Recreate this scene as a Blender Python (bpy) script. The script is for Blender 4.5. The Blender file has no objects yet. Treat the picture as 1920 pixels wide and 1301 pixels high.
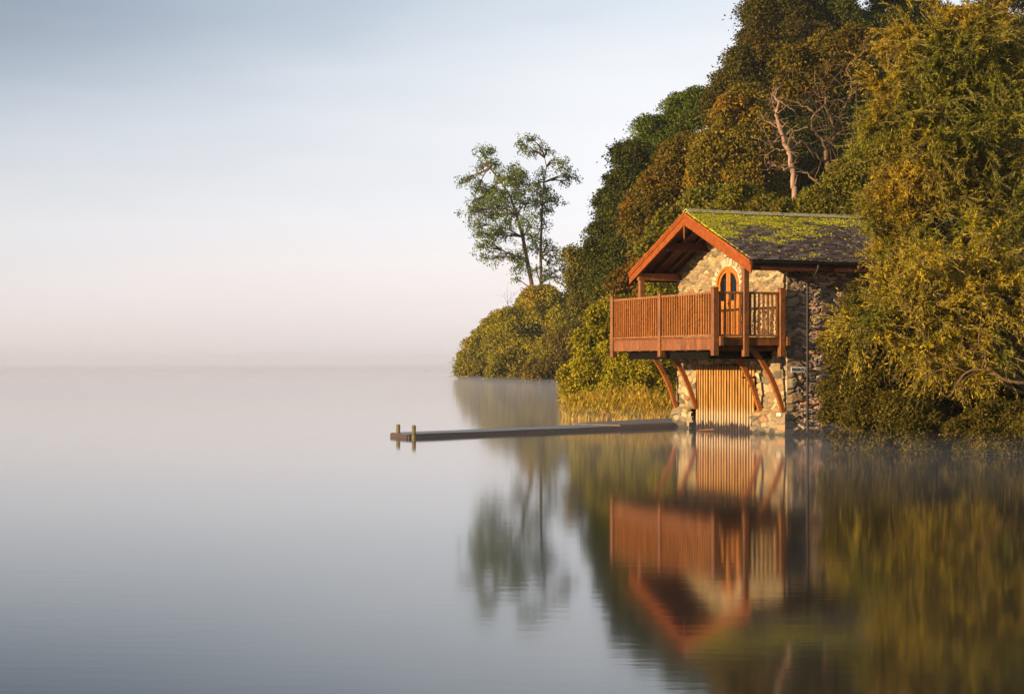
import bpy, bmesh, math, random
import numpy as np
from mathutils import Vector, Matrix

C = bpy.context.scene.collection
R = math.radians
# ------------------------------------------------------------------ camera
F, HOR, CH = 3611.0, 683.0, 1.92          # focal length and horizon row (in photograph pixels), eye height above the lake
cam_d = bpy.data.cameras.new('camera')
cam = bpy.data.objects.new('camera', cam_d)
C.objects.link(cam)
cam.location = (0, 0, CH)
cam.rotation_euler = (R(90), 0, 0)
cam_d.sensor_width = 36.0
cam_d.lens = 36.0 * F / 1920.0
cam_d.shift_y = (HOR - 650.5) / 1920.0
cam_d.clip_start = 0.1
cam_d.clip_end = 20000
bpy.context.scene.camera = cam

# ------------------------------------------------------------------ sky, sun, exposure
SUN_EL, SUN_AZ = 9.0, math.atan2(-0.865, -0.50)      # direction towards the sun (x=-.865, y=-.50)
sc = bpy.context.scene
sc.view_settings.view_transform = 'Standard'
sc.view_settings.look = 'None'
sc.view_settings.gamma = 1
sc.view_settings.exposure = 0.92
sc.cycles.use_denoising = True
sc.cycles.max_bounces = 8
sc.cycles.volume_bounces = 2
sc.cycles.transparent_max_bounces = 12
sc.cycles.volume_max_steps = 64

w = bpy.data.worlds.new("World")
sc.world = w
w.use_nodes = True
nt = w.node_tree
N = nt.nodes
N.clear()
def nd(t, **k):
    n = N.new(t)
    for a, b in k.items(): setattr(n, a, b)
    return n
out = nd('ShaderNodeOutputWorld'); bg = nd('ShaderNodeBackground'); bg.inputs[1].default_value = 0.1
sky = nd('ShaderNodeTexSky', sky_type='NISHITA', sun_disc=False)
sky.sun_elevation = R(SUN_EL)
sky.sun_rotation = math.atan2(-0.865, -0.50)
tc = nd('ShaderNodeTexCoord'); sep = nd('ShaderNodeSeparateXYZ')
nt.links.new(tc.outputs['Generated'], sep.inputs[0])
# morning mist veil: colour by elevation
nz = nd('ShaderNodeTexNoise'); nz.inputs['Scale'].default_value = 3.0; nz.inputs['Detail'].default_value = 3
mp = nd('ShaderNodeMapping'); mp.inputs['Scale'].default_value = (1.0, 1.0, 5.5); mp.inputs['Rotation'].default_value = (0, R(7), 0)
nt.links.new(tc.outputs['Generated'], mp.inputs[0]); nt.links.new(mp.outputs[0], nz.inputs['Vector'])
m1 = nd('ShaderNodeMath', operation='MULTIPLY_ADD')     # elevation + wisps
nt.links.new(nz.outputs['Fac'], m1.inputs[0]); m1.inputs[1].default_value = 0.12; m1.inputs[2].default_value = -0.06
m0 = nd('ShaderNodeMath', operation='MULTIPLY_ADD')     # bluer to the left
nt.links.new(sep.outputs['X'], m0.inputs[0]); m0.inputs[1].default_value = -1.6; m0.inputs[2].default_value = 1.0
ms = nd('ShaderNodeMath', operation='MULTIPLY'); nt.links.new(sep.outputs['Z'], ms.inputs[0]); nt.links.new(m0.outputs[0], ms.inputs[1])
damp = nd('ShaderNodeMapRange'); nt.links.new(sep.outputs['Z'], damp.inputs[0]); damp.inputs[1].default_value = 0; damp.inputs[2].default_value = .05
mw = nd('ShaderNodeMath', operation='MULTIPLY'); nt.links.new(m1.outputs[0], mw.inputs[0]); nt.links.new(damp.outputs[0], mw.inputs[1])
m1b = nd('ShaderNodeMath', operation='ADD'); nt.links.new(ms.outputs[0], m1b.inputs[0]); nt.links.new(mw.outputs[0], m1b.inputs[1])
m2 = nd('ShaderNodeMath', operation='MULTIPLY'); nt.links.new(m1b.outputs[0], m2.inputs[0]); m2.inputs[1].default_value = 3.0
cr = nd('ShaderNodeValToRGB'); nt.links.new(m2.outputs[0], cr.inputs[0])
def ramp(cr, stops):
    e = cr.color_ramp.elements
    while len(e) > 1: e.remove(e[-1])
    e[0].position = stops[0][0]; e[0].color = tuple(stops[0][1]) + (1,)
    for p, c in stops[1:]:
        q = e.new(p); q.color = tuple(c) + (1,)
ramp(cr, [(p_*3, c_) for p_, c_ in [(0.0, (.66, .67, .715)), (.008, (.71, .69, .73)), (.022, (.775, .725, .745)), (.045, (.81, .765, .78)), (.07, (.785, .765, .80)), (.095, (.76, .765, .81)),
     (.125, (.70, .72, .77)), (.155, (.62, .665, .735)), (.19, (.48, .54, .635)), (.24, (.35, .41, .51)), (.32, (.14, .18, .25))]])
vm = nd('ShaderNodeVectorMath', operation='SCALE'); nt.links.new(cr.outputs[0], vm.inputs[0])
vs_ = nd('ShaderNodeMath', operation='MULTIPLY_ADD'); nt.links.new(sep.outputs['X'], vs_.inputs[0]); vs_.inputs[1].default_value = 4.1; vs_.inputs[2].default_value = 6.75
vcl = nd('ShaderNodeClamp'); vcl.inputs[1].default_value = 3.8; vcl.inputs[2].default_value = 7.0; nt.links.new(vs_.outputs[0], vcl.inputs[0]); nt.links.new(vcl.outputs[0], vm.inputs['Scale'])
mx = nd('ShaderNodeMix', data_type='RGBA')
fr = nd('ShaderNodeMapRange'); nt.links.new(sep.outputs['Z'], fr.inputs[0])
fr.inputs[1].default_value = 0.12; fr.inputs[2].default_value = 0.6; fr.inputs[3].default_value = 0.93; fr.inputs[4].default_value = 0.25
nt.links.new(fr.outputs[0], mx.inputs[0])
nt.links.new(sky.outputs[0], mx.inputs[6]); nt.links.new(vm.outputs[0], mx.inputs[7])
nt.links.new(mx.outputs[2], bg.inputs[0]); nt.links.new(bg.outputs[0], out.inputs[0])

sl = bpy.data.lights.new('sun', 'SUN'); sun = bpy.data.objects.new('sun', sl); C.objects.link(sun)
sl.energy = 5.0; sl.angle = R(0.6); sl.color = (1.0, .73, .40)
sd = Vector((-.865, -.50, 0)).normalized() * math.cos(R(SUN_EL)) + Vector((0, 0, math.sin(R(SUN_EL))))
sun.rotation_euler = sd.to_track_quat('Z', 'Y').to_euler()

# ------------------------------------------------------------------ helpers
def tag(o, label=None, cat=None, group=None, kind=None):
    if label: o['label'] = label
    if cat: o['category'] = cat
    if group: o['group'] = group
    if kind: o['kind'] = kind
    return o
def empty(name, loc=(0, 0, 0), rz=0, parent=None):
    o = bpy.data.objects.new(name, None); C.objects.link(o); o.location = loc; o.rotation_euler = (0, 0, rz)
    o.empty_display_size = .2
    if parent: o.parent = parent
    return o
def px(x, y, Y):
    """a point at distance Y that the lens shows at photograph pixel (x, y)"""
    return Vector(((x - 960) / F * Y, Y, CH + (HOR - y) / F * Y))

class MB:
    def __init__(s): s.v = []; s.f = []; s.m = []
    def add(s, vs, fs, mi=0):
        n = len(s.v); s.v += [tuple(p) for p in vs]; s.f += [tuple(i + n for i in f) for f in fs]; s.m += [mi] * len(fs)
    def box(s, lo, hi, mi=0):
        x0, y0, z0 = lo; x1, y1, z1 = hi
        s.add([(x0,y0,z0),(x1,y0,z0),(x1,y1,z0),(x0,y1,z0),(x0,y0,z1),(x1,y0,z1),(x1,y1,z1),(x0,y1,z1)],
              [(0,3,2,1),(4,5,6,7),(0,1,5,4),(1,2,6,5),(2,3,7,6),(3,0,4,7)], mi)
    def prism(s, pts, d, mi=0):
        """polygon pts (3-D) extruded by vector d"""
        n = len(pts); d = Vector(d); P = [Vector(p) for p in pts]
        s.add(P + [p + d for p in P], [tuple(range(n))[::-1], tuple(range(n, 2*n))] + [(i, (i+1) % n, n + (i+1) % n, n + i) for i in range(n)], mi)
    def bar(s, p0, p1, w_, h_, up=(0, 0, 1), mi=0):
        p0 = Vector(p0); p1 = Vector(p1); d = (p1 - p0).normalized(); u = Vector(up)
        sx = d.cross(u).normalized() * w_ / 2; sz = sx.cross(d).normalized() * h_ / 2
        vs = [p0 - sx - sz, p0 + sx - sz, p0 + sx + sz, p0 - sx + sz, p1 - sx - sz, p1 + sx - sz, p1 + sx + sz, p1 - sx + sz]
        s.add(vs, [(0,3,2,1),(4,5,6,7),(0,1,5,4),(1,2,6,5),(2,3,7,6),(3,0,4,7)], mi)
    def sweep(s, pts, w_, h_, side, mi=0):
        """rectangular section swept along pts; side = constant sideways unit vector"""
        P = [Vector(p) for p in pts]; sd_ = Vector(side); vs = []
        for i, p in enumerate(P):
            t = (P[min(i+1, len(P)-1)] - P[max(i-1, 0)]).normalized(); nn = t.cross(sd_).normalized()
            vs += [p - sd_*w_/2 - nn*h_/2, p + sd_*w_/2 - nn*h_/2, p + sd_*w_/2 + nn*h_/2, p - sd_*w_/2 + nn*h_/2]
        k = len(P); fs = [(3,2,1,0), (4*k-4,4*k-3,4*k-2,4*k-1)]
        for i in range(k-1):
            for j in range(4):
                a = 4*i + j; b = 4*i + (j+1) % 4; fs.append((a, b, b+4, a+4))
        s.add(vs, fs, mi)
    def tube(s, pts, rad, n=7, mi=0):
        P = [Vector(p) for p in pts]; k = len(P)
        if not hasattr(rad, '__len__'): rad = [rad]*k
        ref = Vector((.31, .17, .93)); vs = []
        for i, p in enumerate(P):
            t = (P[min(i+1, k-1)] - P[max(i-1, 0)]).normalized()
            a = t.cross(ref)
            if a.length < .15: a = t.cross(Vector((1, 0, 0)))
            a.normalize(); b = t.cross(a)
            for j in range(n):
                q = 2*math.pi*j/n; vs.append(p + (a*math.cos(q) + b*math.sin(q))*rad[i])
        fs = [tuple(range(n))[::-1], tuple(range((k-1)*n, k*n))]
        for i in range(k-1):
            for j in range(n):
                fs.append((i*n+j, i*n+(j+1) % n, (i+1)*n+(j+1) % n, (i+1)*n+j))
        s.add(vs, fs, mi)
    def build(s, name, mat, parent=None, smooth=False, bevel=0):
        me = bpy.data.meshes.new(name); me.from_pydata(s.v, [], s.f)
        mats = mat if isinstance(mat, (list, tuple)) else [mat]
        for q in mats: me.materials.append(q)
        if len(mats) > 1: me.polygons.foreach_set('material_index', s.m)
        if smooth: me.polygons.foreach_set('use_smooth', [True]*len(me.polygons))
        me.update()
        o = bpy.data.objects.new(name, me); C.objects.link(o)
        if parent: o.parent = parent
        if bevel:
            b = o.modifiers.new('bevel', 'BEVEL'); b.width = bevel; b.segments = 1; b.limit_method = 'ANGLE'
        return o

def np_mesh(name, V, Q, mat, parent=None, smooth=False, col=None):
    """V (n,3), Q (m,4) quads, straight from numpy"""
    me = bpy.data.meshes.new(name)
    V = np.ascontiguousarray(V, dtype=np.float32); Q = np.ascontiguousarray(Q, dtype=np.int32)
    me.vertices.add(len(V)); me.vertices.foreach_set('co', V.ravel())
    me.loops.add(Q.size); me.loops.foreach_set('vertex_index', Q.ravel())
    me.polygons.add(len(Q)); me.polygons.foreach_set('loop_start', np.arange(0, Q.size, Q.shape[1], dtype=np.int32))
    if smooth: me.polygons.foreach_set('use_smooth', np.ones(len(Q), dtype=bool))
    me.materials.append(mat)
    if col is not None:
        at = me.color_attributes.new('Col', 'FLOAT_COLOR', 'POINT')
        at.data.foreach_set('color', np.ascontiguousarray(col, dtype=np.float32).ravel())
    me.update(calc_edges=True); me.validate()
    o = bpy.data.objects.new(name, me); C.objects.link(o)
    if parent: o.parent = parent
    return o

# ------------------------------------------------------------------ materials
def mat_new(name):
    m = bpy.data.materials.new(name); m.use_nodes = True; t = m.node_tree; t.nodes.clear()
    o = t.nodes.new('ShaderNodeOutputMaterial'); return m, t, o
def L(t, a, b): t.links.new(a, b)
def principled(t, o, base=None, rough=.7, spec=.3):
    p = t.nodes.new('ShaderNodeBsdfPrincipled'); p.inputs['Roughness'].default_value = rough
    p.inputs['Specular IOR Level'].default_value = spec
    if base: p.inputs['Base Color'].default_value = tuple(base) + (1,)
    L(t, p.outputs[0], o.inputs['Surface']); return p
def noise(t, scale, detail=4, vec=None, rough=.55, mscale=None):
    n = t.nodes.new('ShaderNodeTexNoise'); n.inputs['Scale'].default_value = scale; n.inputs['Detail'].default_value = detail
    n.inputs['Roughness'].default_value = rough
    c = t.nodes.new('ShaderNodeTexCoord'); src = c.outputs['Object']
    if mscale:
        m = t.nodes.new('ShaderNodeMapping'); m.inputs['Scale'].default_value = mscale; L(t, src, m.inputs[0]); src = m.outputs[0]
    L(t, src, n.inputs['Vector']); return n
def rampn(t, src, stops):
    r_ = t.nodes.new('ShaderNodeValToRGB'); ramp(r_, stops); L(t, src, r_.inputs[0]); return r_
def mixc(t, fac, a, b, mode='MIX'):
    m = t.nodes.new('ShaderNodeMix'); m.data_type = 'RGBA'; m.blend_type = mode
    for sock, v in ((m.inputs[0], fac), (m.inputs[6], a), (m.inputs[7], b)):
        if isinstance(v, (int, float)): sock.default_value = v
        elif isinstance(v, tuple): sock.default_value = v + (1,) if len(v) == 3 else v
        else: L(t, v, sock)
    return m.outputs[2]
def bump(t, p, h, strength=.4, dist=.02):
    b = t.nodes.new('ShaderNodeBump'); b.inputs['Strength'].default_value = strength; b.inputs['Distance'].default_value = dist
    L(t, h, b.inputs['Height']); L(t, b.outputs[0], p.inputs['Normal'])

def wood(name, c0, c1, grain=(1, 1, 1), rough=.45, spec=.4, weather=None, wz=None):
    m, t, o = mat_new(name); p = principled(t, o, rough=rough, spec=spec)
    n = noise(t, 3.0, 6, mscale=grain); r_ = rampn(t, n.outputs['Fac'], [(.3, c0), (.7, c1)])
    col = r_.outputs[0]
    g = t.nodes.new('ShaderNodeNewGeometry')
    v = rampn(t, g.outputs['Random Per Island'], [(0, (.78, .78, .78)), (1, (1.15, 1.12, 1.1))])
    col = mixc(t, 1.0, col, v.outputs[0], 'MULTIPLY')
    n2 = noise(t, 14, 5); f = rampn(t, n2.outputs['Fac'], [(.52, (0, 0, 0)), (.66, (1, 1, 1))])
    col = mixc(t, f.outputs[0], col, weather or tuple(.6*x for x in c0))
    n4 = noise(t, 38, 3); f4 = rampn(t, n4.outputs['Fac'], [(.66, (0, 0, 0)), (.72, (1, 1, 1))]); col = mixc(t, f4.outputs[0], col, tuple(min(.6, 1.7*x + .05) for x in c1))
    L(t, col, p.inputs['Base Color'])
    n3 = noise(t, 9, 5, mscale=tuple(4*q for q in grain)); bump(t, p, n3.outputs['Fac'], .35, .006)
    return m
M = {}
# stained timber of the boathouse
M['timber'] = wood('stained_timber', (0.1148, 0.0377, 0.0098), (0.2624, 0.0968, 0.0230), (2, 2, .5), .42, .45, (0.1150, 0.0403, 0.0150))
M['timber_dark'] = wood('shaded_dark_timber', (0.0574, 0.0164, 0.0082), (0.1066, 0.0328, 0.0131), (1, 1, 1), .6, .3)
M['board'] = wood('painted_bargeboard', (.20, .048, .009), (.31, .082, .014), (1.5, 1.5, 1.5), .6, .15, (.14, .036, .010))
M['rail'] = wood('weathered_rail_timber', (0.1066, 0.0369, 0.0098), (0.3444, 0.1476, 0.0410), (3, 3, .4), .5, .4, (0.2250, 0.1120, 0.0630))
M['baluster'] = wood('weathered_baluster_timber', (.21, .070, .016), (.46, .175, .040), (3, 3, .4), .6, .25, (.14, .045, .014))
M['door'] = wood('varnished_orange_door', (0.4264, 0.1394, 0.0205), (0.5084, 0.1886, 0.0287), (4, 4, .4), .35, .5)
M['brace'] = wood('varnished_curved_brace', (0.2132, 0.0656, 0.0148), (0.3444, 0.1148, 0.0246), (2, 2, .6), .4, .45)

m, t, o = mat_new('gate_picket_wood'); p = principled(t, o, rough=.6, spec=.3)
n = noise(t, 4, 6, mscale=(5, 5, .5)); base = rampn(t, n.outputs['Fac'], [(.3, (.20, .085, .02)), (.5, (.44, .21, .05)), (.72, (.56, .32, .10))])
g = t.nodes.new('ShaderNodeNewGeometry'); s_ = t.nodes.new('ShaderNodeSeparateXYZ'); tcn = t.nodes.new('ShaderNodeTexCoord'); L(t, tcn.outputs['Object'], s_.inputs[0])
nn_ = noise(t, 5, 3, mscale=(3, 3, 1)); ad = t.nodes.new('ShaderNodeMath'); ad.operation = 'MULTIPLY_ADD'; L(t, nn_.outputs['Fac'], ad.inputs[0]); ad.inputs[1].default_value = .55; L(t, s_.outputs['Z'], ad.inputs[2])
bl = rampn(t, ad.outputs[0], [(.25, (1, 1, 1)), (.75, (0, 0, 0))]); bl.color_ramp.elements[0].position = .70; bl.color_ramp.elements[1].position = 1.35
col = mixc(t, bl.outputs[0], base.outputs[0], (.50, .35, .20))
wet = rampn(t, ad.outputs[0], [(.42, (1, 1, 1)), (.52, (0, 0, 0))]); col = mixc(t, wet.outputs[0], col, (.035, .018, .010))
L(t, col, p.inputs['Base Color']); bump(t, p, n.outputs['Fac'], .5, .01); M['picket'] = m

m, t, o = mat_new('black_steel'); p = principled(t, o, rough=.8, spec=.04)
n = noise(t, 60, 3); r_ = rampn(t, n.outputs['Fac'], [(.0, (.006, .005, .005)), (.68, (.008, .007, .006)), (.78, (.10, .08, .06))]); L(t, r_.outputs[0], p.inputs['Base Color']); M['steel'] = m
m, t, o = mat_new('black_plastic_pipe'); p = principled(t, o, (.02, .018, .018), .6, .3); M['pipe'] = m
m, t, o = mat_new('dark_window_glass'); p = principled(t, o, (.003, .004, .005), .05, .15); M['glass'] = m
m, t, o = mat_new('interior_plaster'); p = principled(t, o, (.08, .07, .06), .9, .1); M['dark'] = m

def stone_mat(name, bs):
    m, t, o = mat_new(name); p = principled(t, o, rough=.85, spec=.25)
    a = t.nodes.new('ShaderNodeVertexColor'); a.layer_name = 'Col'
    n = noise(t, 14, 6, rough=.65); r_ = rampn(t, n.outputs['Fac'], [(.25, (.62, .60, .58)), (.5, (1, 1, 1)), (.75, (1.22, 1.2, 1.15))])
    col = mixc(t, 1.0, a.outputs[0], r_.outputs[0], 'MULTIPLY')
    n2 = noise(t, 45, 3); f = rampn(t, n2.outputs['Fac'], [(.62, (0, 0, 0)), (.70, (1, 1, 1))]); col = mixc(t, f.outputs[0], col, (.50, .46, .38))
    L(t, col, p.inputs['Base Color']); bump(t, p, n.outputs['Fac'], .8, bs); return m
M['stone'] = stone_mat('rubble_stone', .03)

m, t, o = mat_new('mossy_slate'); p = principled(t, o, rough=.78, spec=.22)
g = t.nodes.new('ShaderNodeNewGeometry'); r_ = rampn(t, g.outputs['Random Per Island'], [(0, (.05, .034, .034)), (.4, (.085, .058, .055)), (.7, (.12, .085, .078)), (.9, (.17, .14, .13)), (1, (.24, .21, .19))])
n = noise(t, 22, 4); f = rampn(t, n.outputs['Fac'], [(.60, (0, 0, 0)), (.65, (1, 1, 1))]); col = mixc(t, f.outputs[0], r_.outputs[0], (.30, .28, .24))
nm = noise(t, 2.2, 5, rough=.7); tcn = t.nodes.new('ShaderNodeTexCoord'); s_ = t.nodes.new('ShaderNodeSeparateXYZ'); L(t, tcn.outputs['Object'], s_.inputs[0])
mr = t.nodes.new('ShaderNodeMapRange'); L(t, s_.outputs['Z'], mr.inputs[0]); mr.inputs[1].default_value = 5.0; mr.inputs[2].default_value = 6.25; mr.inputs[3].default_value = -.12; mr.inputs[4].default_value = .22
mb = t.nodes.new('ShaderNodeMapRange'); L(t, s_.outputs['X'], mb.inputs[0]); mb.inputs[1].default_value = 1.0; mb.inputs[2].default_value = 5.0; mb.inputs[3].default_value = .0; mb.inputs[4].default_value = -.14
a1 = t.nodes.new('ShaderNodeMath'); L(t, nm.outputs['Fac'], a1.inputs[0]); L(t, mr.outputs[0], a1.inputs[1])
a2 = t.nodes.new('ShaderNodeMath'); L(t, a1.outputs[0], a2.inputs[0]); L(t, mb.outputs[0], a2.inputs[1])
f2 = rampn(t, a2.outputs[0], [(.56, (0, 0, 0)), (.63, (1, 1, 1))])
nc = noise(t, 9, 3); mc = rampn(t, nc.outputs['Fac'], [(.35, (.20, .17, .012)), (.6, (.42, .39, .02))])
col = mixc(t, f2.outputs[0], col, mc.outputs[0]); L(t, col, p.inputs['Base Color']); n5 = noise(t, 40, 4); bump(t, p, n5.outputs['Fac'], .6, .01); M['slate'] = m
m, t, o = mat_new('moss_cushion'); p = principled(t, o, rough=.95, spec=.1)
g = t.nodes.new('ShaderNodeNewGeometry'); r_ = rampn(t, g.outputs['Random Per Island'], [(0, (.20, .16, .012)), (.5, (.42, .39, .02)), (1, (.64, .60, .035))]); L(t, r_.outputs[0], p.inputs['Base Color']); n = noise(t, 60, 4); bump(t, p, n.outputs['Fac'], 1, .02); M['moss'] = m
m, t, o = mat_new('ridge_stone'); p = principled(t, o, rough=.85, spec=.2); n = noise(t, 9, 5)
r_ = rampn(t, n.outputs['Fac'], [(.35, (.26, .22, .18)), (.48, (.42, .37, .30)), (.56, (.30, .30, .03)), (.7, (.14, .13, .03))]); L(t, r_.outputs[0], p.inputs['Base Color']); M['ridge'] = m

def jetty_mat(name, c0, c1, gr, rough=.5):
    m, t, o = mat_new(name); p = principled(t, o, rough=rough, spec=.5)
    n = noise(t, 3, 6, mscale=gr); r_ = rampn(t, n.outputs['Fac'], [(.3, c0), (.7, c1)])
    g = t.nodes.new('ShaderNodeNewGeometry'); v = rampn(t, g.outputs['Random Per Island'], [(0, (.6, .6, .6)), (1, (1.3, 1.3, 1.3))])
    L(t, mixc(t, 1.0, r_.outputs[0], v.outputs[0], 'MULTIPLY'), p.inputs['Base Color']); bump(t, p, n.outputs['Fac'], .5, .01); return m
M['deck'] = jetty_mat('wet_deck_plank', (.03, .03, .033), (.08, .08, .085), (1, 1, 1), .35)
M['deckside'] = jetty_mat('damp_side_board', (.025, .013, .008), (.075, .036, .018), (1, 1, 3), .6)
M['landing'] = jetty_mat('brown_landing_slab', (.07, .045, .03), (.15, .095, .06), (1, 1, 1), .5)
m, t, o = mat_new('algae_post'); p = principled(t, o, rough=.8, spec=.2); n = noise(t, 12, 4)
r_ = rampn(t, n.outputs['Fac'], [(.35, (.07, .05, .02)), (.6, (.20, .16, .05))]); L(t, r_.outputs[0], p.inputs['Base Color']); M['post'] = m

def bark(name, c0, c1, sc_=6):
    m, t, o = mat_new(name); p = principled(t, o, rough=.9, spec=.15); n = noise(t, sc_, 6, mscale=(2, 2, .6), rough=.7)
    r_ = rampn(t, n.outputs['Fac'], [(.35, c0), (.65, c1)]); L(t, r_.outputs[0], p.inputs['Base Color']); bump(t, p, n.outputs['Fac'], .8, .04); return m
M['bark'] = bark('brown_bark', (.05, .032, .018), (.14, .09, .05))
M['bark_pink'] = bark('peeled_pink_bark', (.17, .10, .07), (.46, .29, .205), 4)
M['bark_mid'] = bark('grey_brown_bark', (.08, .05, .028), (.21, .13, .075), 5)
M['bark_pale'] = bark('pale_twig_bark', (.18, .13, .06), (.40, .31, .16), 6)

def leaf(name, cols, patch=None, pscale=.25, ptop=(.50, .62), trans=.30, rough=.5):
    """cols: list of leaf colours spread over the leaves; patch: colour that takes whole areas of the crown"""
    m, t, o = mat_new(name)
    g = t.nodes.new('ShaderNodeNewGeometry')
    k = len(cols); r_ = rampn(t, g.outputs['Random Per Island'], [(i/(k-1), c) for i, c in enumerate(cols)]); col = r_.outputs[0]
    n0 = noise(t, pscale*2.7, 3); v = rampn(t, n0.outputs['Fac'], [(.3, (.70, .74, .7)), (.7, (1.25, 1.2, 1.1))])
    if patch:
        n = noise(t, pscale, 3); f = rampn(t, n.outputs['Fac'], [(ptop[0], (0, 0, 0)), (ptop[1], (1, 1, 1))])
        pr = rampn(t, g.outputs['Random Per Island'], [(0, tuple(.6*c for c in patch)), (1, tuple(min(1, 1.3*c) for c in patch))])
        col = mixc(t, f.outputs[0], col, pr.outputs[0])
    col = mixc(t, 1.0, col, v.outputs[0], 'MULTIPLY')
    d = t.nodes.new('ShaderNodeBsdfPrincipled'); d.inputs['Roughness'].default_value = rough; d.inputs['Specular IOR Level'].default_value = .12; L(t, col, d.inputs['Base Color'])
    tr = t.nodes.new('ShaderNodeBsdfTranslucent'); L(t, col, tr.inputs['Color'])
    mx_ = t.nodes.new('ShaderNodeMixShader'); mx_.inputs[0].default_value = trans
    L(t, d.outputs[0], mx_.inputs[1]); L(t, tr.outputs[0], mx_.inputs[2]); L(t, mx_.outputs[0], o.inputs['Surface']); return m
M['lf_dark'] = leaf('dark_green_leaves', [(0.033, 0.047, 0.005), (0.066, 0.079, 0.008), (0.110, 0.112, 0.011)], (0.132, 0.070, 0.009), .30, (.64, .76))
M['lf_green'] = leaf('fresh_green_leaves', [(0.066, 0.102, 0.009), (0.110, 0.149, 0.013), (0.165, 0.186, 0.018)], None)
M['lf_autumn'] = leaf('autumn_mixed_leaves', [(0.077, 0.070, 0.006), (0.143, 0.107, 0.008), (0.209, 0.130, 0.010)], (0.275, 0.116, 0.010), .28, (.54, .68))
M['lf_gold'] = leaf('golden_autumn_leaves', [(0.110, 0.102, 0.007), (0.198, 0.149, 0.010), (0.297, 0.195, 0.013)], (0.352, 0.177, 0.012), .3, (.54, .66))
M['lf_beech'] = leaf('brown_green_beech_leaves', [(0.039, 0.042, 0.005), (0.077, 0.070, 0.007), (0.143, 0.102, 0.009)], (0.198, 0.102, 0.009), .22, (.54, .68))
M['lf_olive'] = leaf('olive_leaves', [(0.088, 0.093, 0.008), (0.154, 0.144, 0.011), (0.231, 0.186, 0.014)], (0.220, 0.153, 0.013), .3, (.55, .68))
M['lf_yellow'] = leaf('yellow_green_leaves', [(0.1797, 0.1541, 0.0069), (0.3027, 0.2552, 0.0103), (0.4352, 0.3468, 0.0155)], (0.1230, 0.1300, 0.0086), .5, (.52, .68))
M['lf_tawny'] = leaf('tawny_green_leaves', [(0.1745, 0.1663, 0.0099), (0.2684, 0.2336, 0.0132), (0.3623, 0.2891, 0.0154)], (0.3489, 0.2336, 0.0132), .16, (.50, .66))
M['lf_poplar'] = leaf('poplar_leaves', [(0.0825, 0.1326, 0.0121), (0.1237, 0.1755, 0.0176), (0.1787, 0.2171, 0.0220)], (0.4125, 0.3146, 0.0198), .10, (.66, .72), .35)
M['lf_willow'] = leaf('willow_leaves', [(0.110, 0.135, 0.009), (0.176, 0.186, 0.013), (0.264, 0.242, 0.016)], (0.396, 0.270, 0.013), .32, (.46, .60), .30, .45)
M['lf_willow_yellow'] = leaf('yellowing_willow_leaves', [(0.242, 0.205, 0.011), (0.396, 0.298, 0.014), (0.572, 0.391, 0.018)], (0.176, 0.177, 0.013), .8, (.52, .62), .30, .45)
M['lf_shrub'] = leaf('small_shrub_leaves', [(0.0348, 0.0341, 0.0039), (0.0658, 0.0568, 0.0062), (0.1006, 0.0795, 0.0077), (0.1548, 0.0908, 0.0108)], (0.1393, 0.1135, 0.0093), .45, (.54, .68), .2)  # olive-brown leaf tones, darkened further to stand in for shade on the shrub
M['reed'] = leaf('reed_blades', [(0.3808, 0.3248, 0.0275), (0.5824, 0.4368, 0.0550), (0.7392, 0.5264, 0.0990), (0.6160, 0.3360, 0.0495)], (0.6272, 0.4032, 0.0550), .5, (.5, .7), .35)
m, t, o = mat_new('bank_soil'); p = principled(t, o, rough=.95, spec=.1); n = noise(t, 1.5, 6)
r_ = rampn(t, n.outputs['Fac'], [(.35, (.035, .028, .014)), (.6, (.07, .06, .02)), (.75, (.10, .06, .02))]); L(t, r_.outputs[0], p.inputs['Base Color']); M['soil'] = m

# ------------------------------------------------------------------ water and ground
m, t, o = mat_new('lake_water'); p = principled(t, o, (.018, .022, .022), .06, .5); p.inputs['IOR'].default_value = 1.33
tcn = t.nodes.new('ShaderNodeTexCoord')
def wn(scale, ms, det=3, rot=0):
    mpn = t.nodes.new('ShaderNodeMapping'); mpn.inputs['Scale'].default_value = ms; mpn.inputs['Rotation'].default_value = (0, 0, rot); L(t, tcn.outputs['Object'], mpn.inputs[0])
    q = t.nodes.new('ShaderNodeTexNoise'); q.inputs['Scale'].default_value = scale; q.inputs['Detail'].default_value = det; L(t, mpn.outputs[0], q.inputs['Vector']); return q
r1 = wn(1.0, (.5, 1.6, 1), 4); r2 = wn(3.2, (.6, 1.5, 1), 3, .2)
patch = wn(.012, (1, .55, 1), 2, .3)
pm = rampn(t, patch.outputs['Fac'], [(.42, (0, 0, 0)), (.62, (1, 1, 1))])
sp = t.nodes.new('ShaderNodeSeparateXYZ'); L(t, tcn.outputs['Object'], sp.inputs[0])
# breeze-ruffled area far out on the left
rx = t.nodes.new('ShaderNodeMapRange'); L(t, sp.outputs['Y'], rx.inputs[0]); rx.inputs[1].default_value = 50; rx.inputs[2].default_value = 150; rx.interpolation_type = 'SMOOTHSTEP'
ry = t.nodes.new('ShaderNodeMapRange'); L(t, sp.outputs['X'], ry.inputs[0]); ry.inputs[1].default_value = -3; ry.inputs[2].default_value = -16; ry.interpolation_type = 'SMOOTHSTEP'
rz_ = t.nodes.new('ShaderNodeMapRange'); L(t, sp.outputs['Y'], rz_.inputs[0]); rz_.inputs[1].default_value = 180; rz_.inputs[2].default_value = 600; rz_.inputs[3].default_value = 1; rz_.inputs[4].default_value = 0
rq = t.nodes.new('ShaderNodeMath'); rq.operation = 'MULTIPLY'; L(t, rx.outputs[0], rq.inputs[0]); L(t, rz_.outputs[0], rq.inputs[1])
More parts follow.
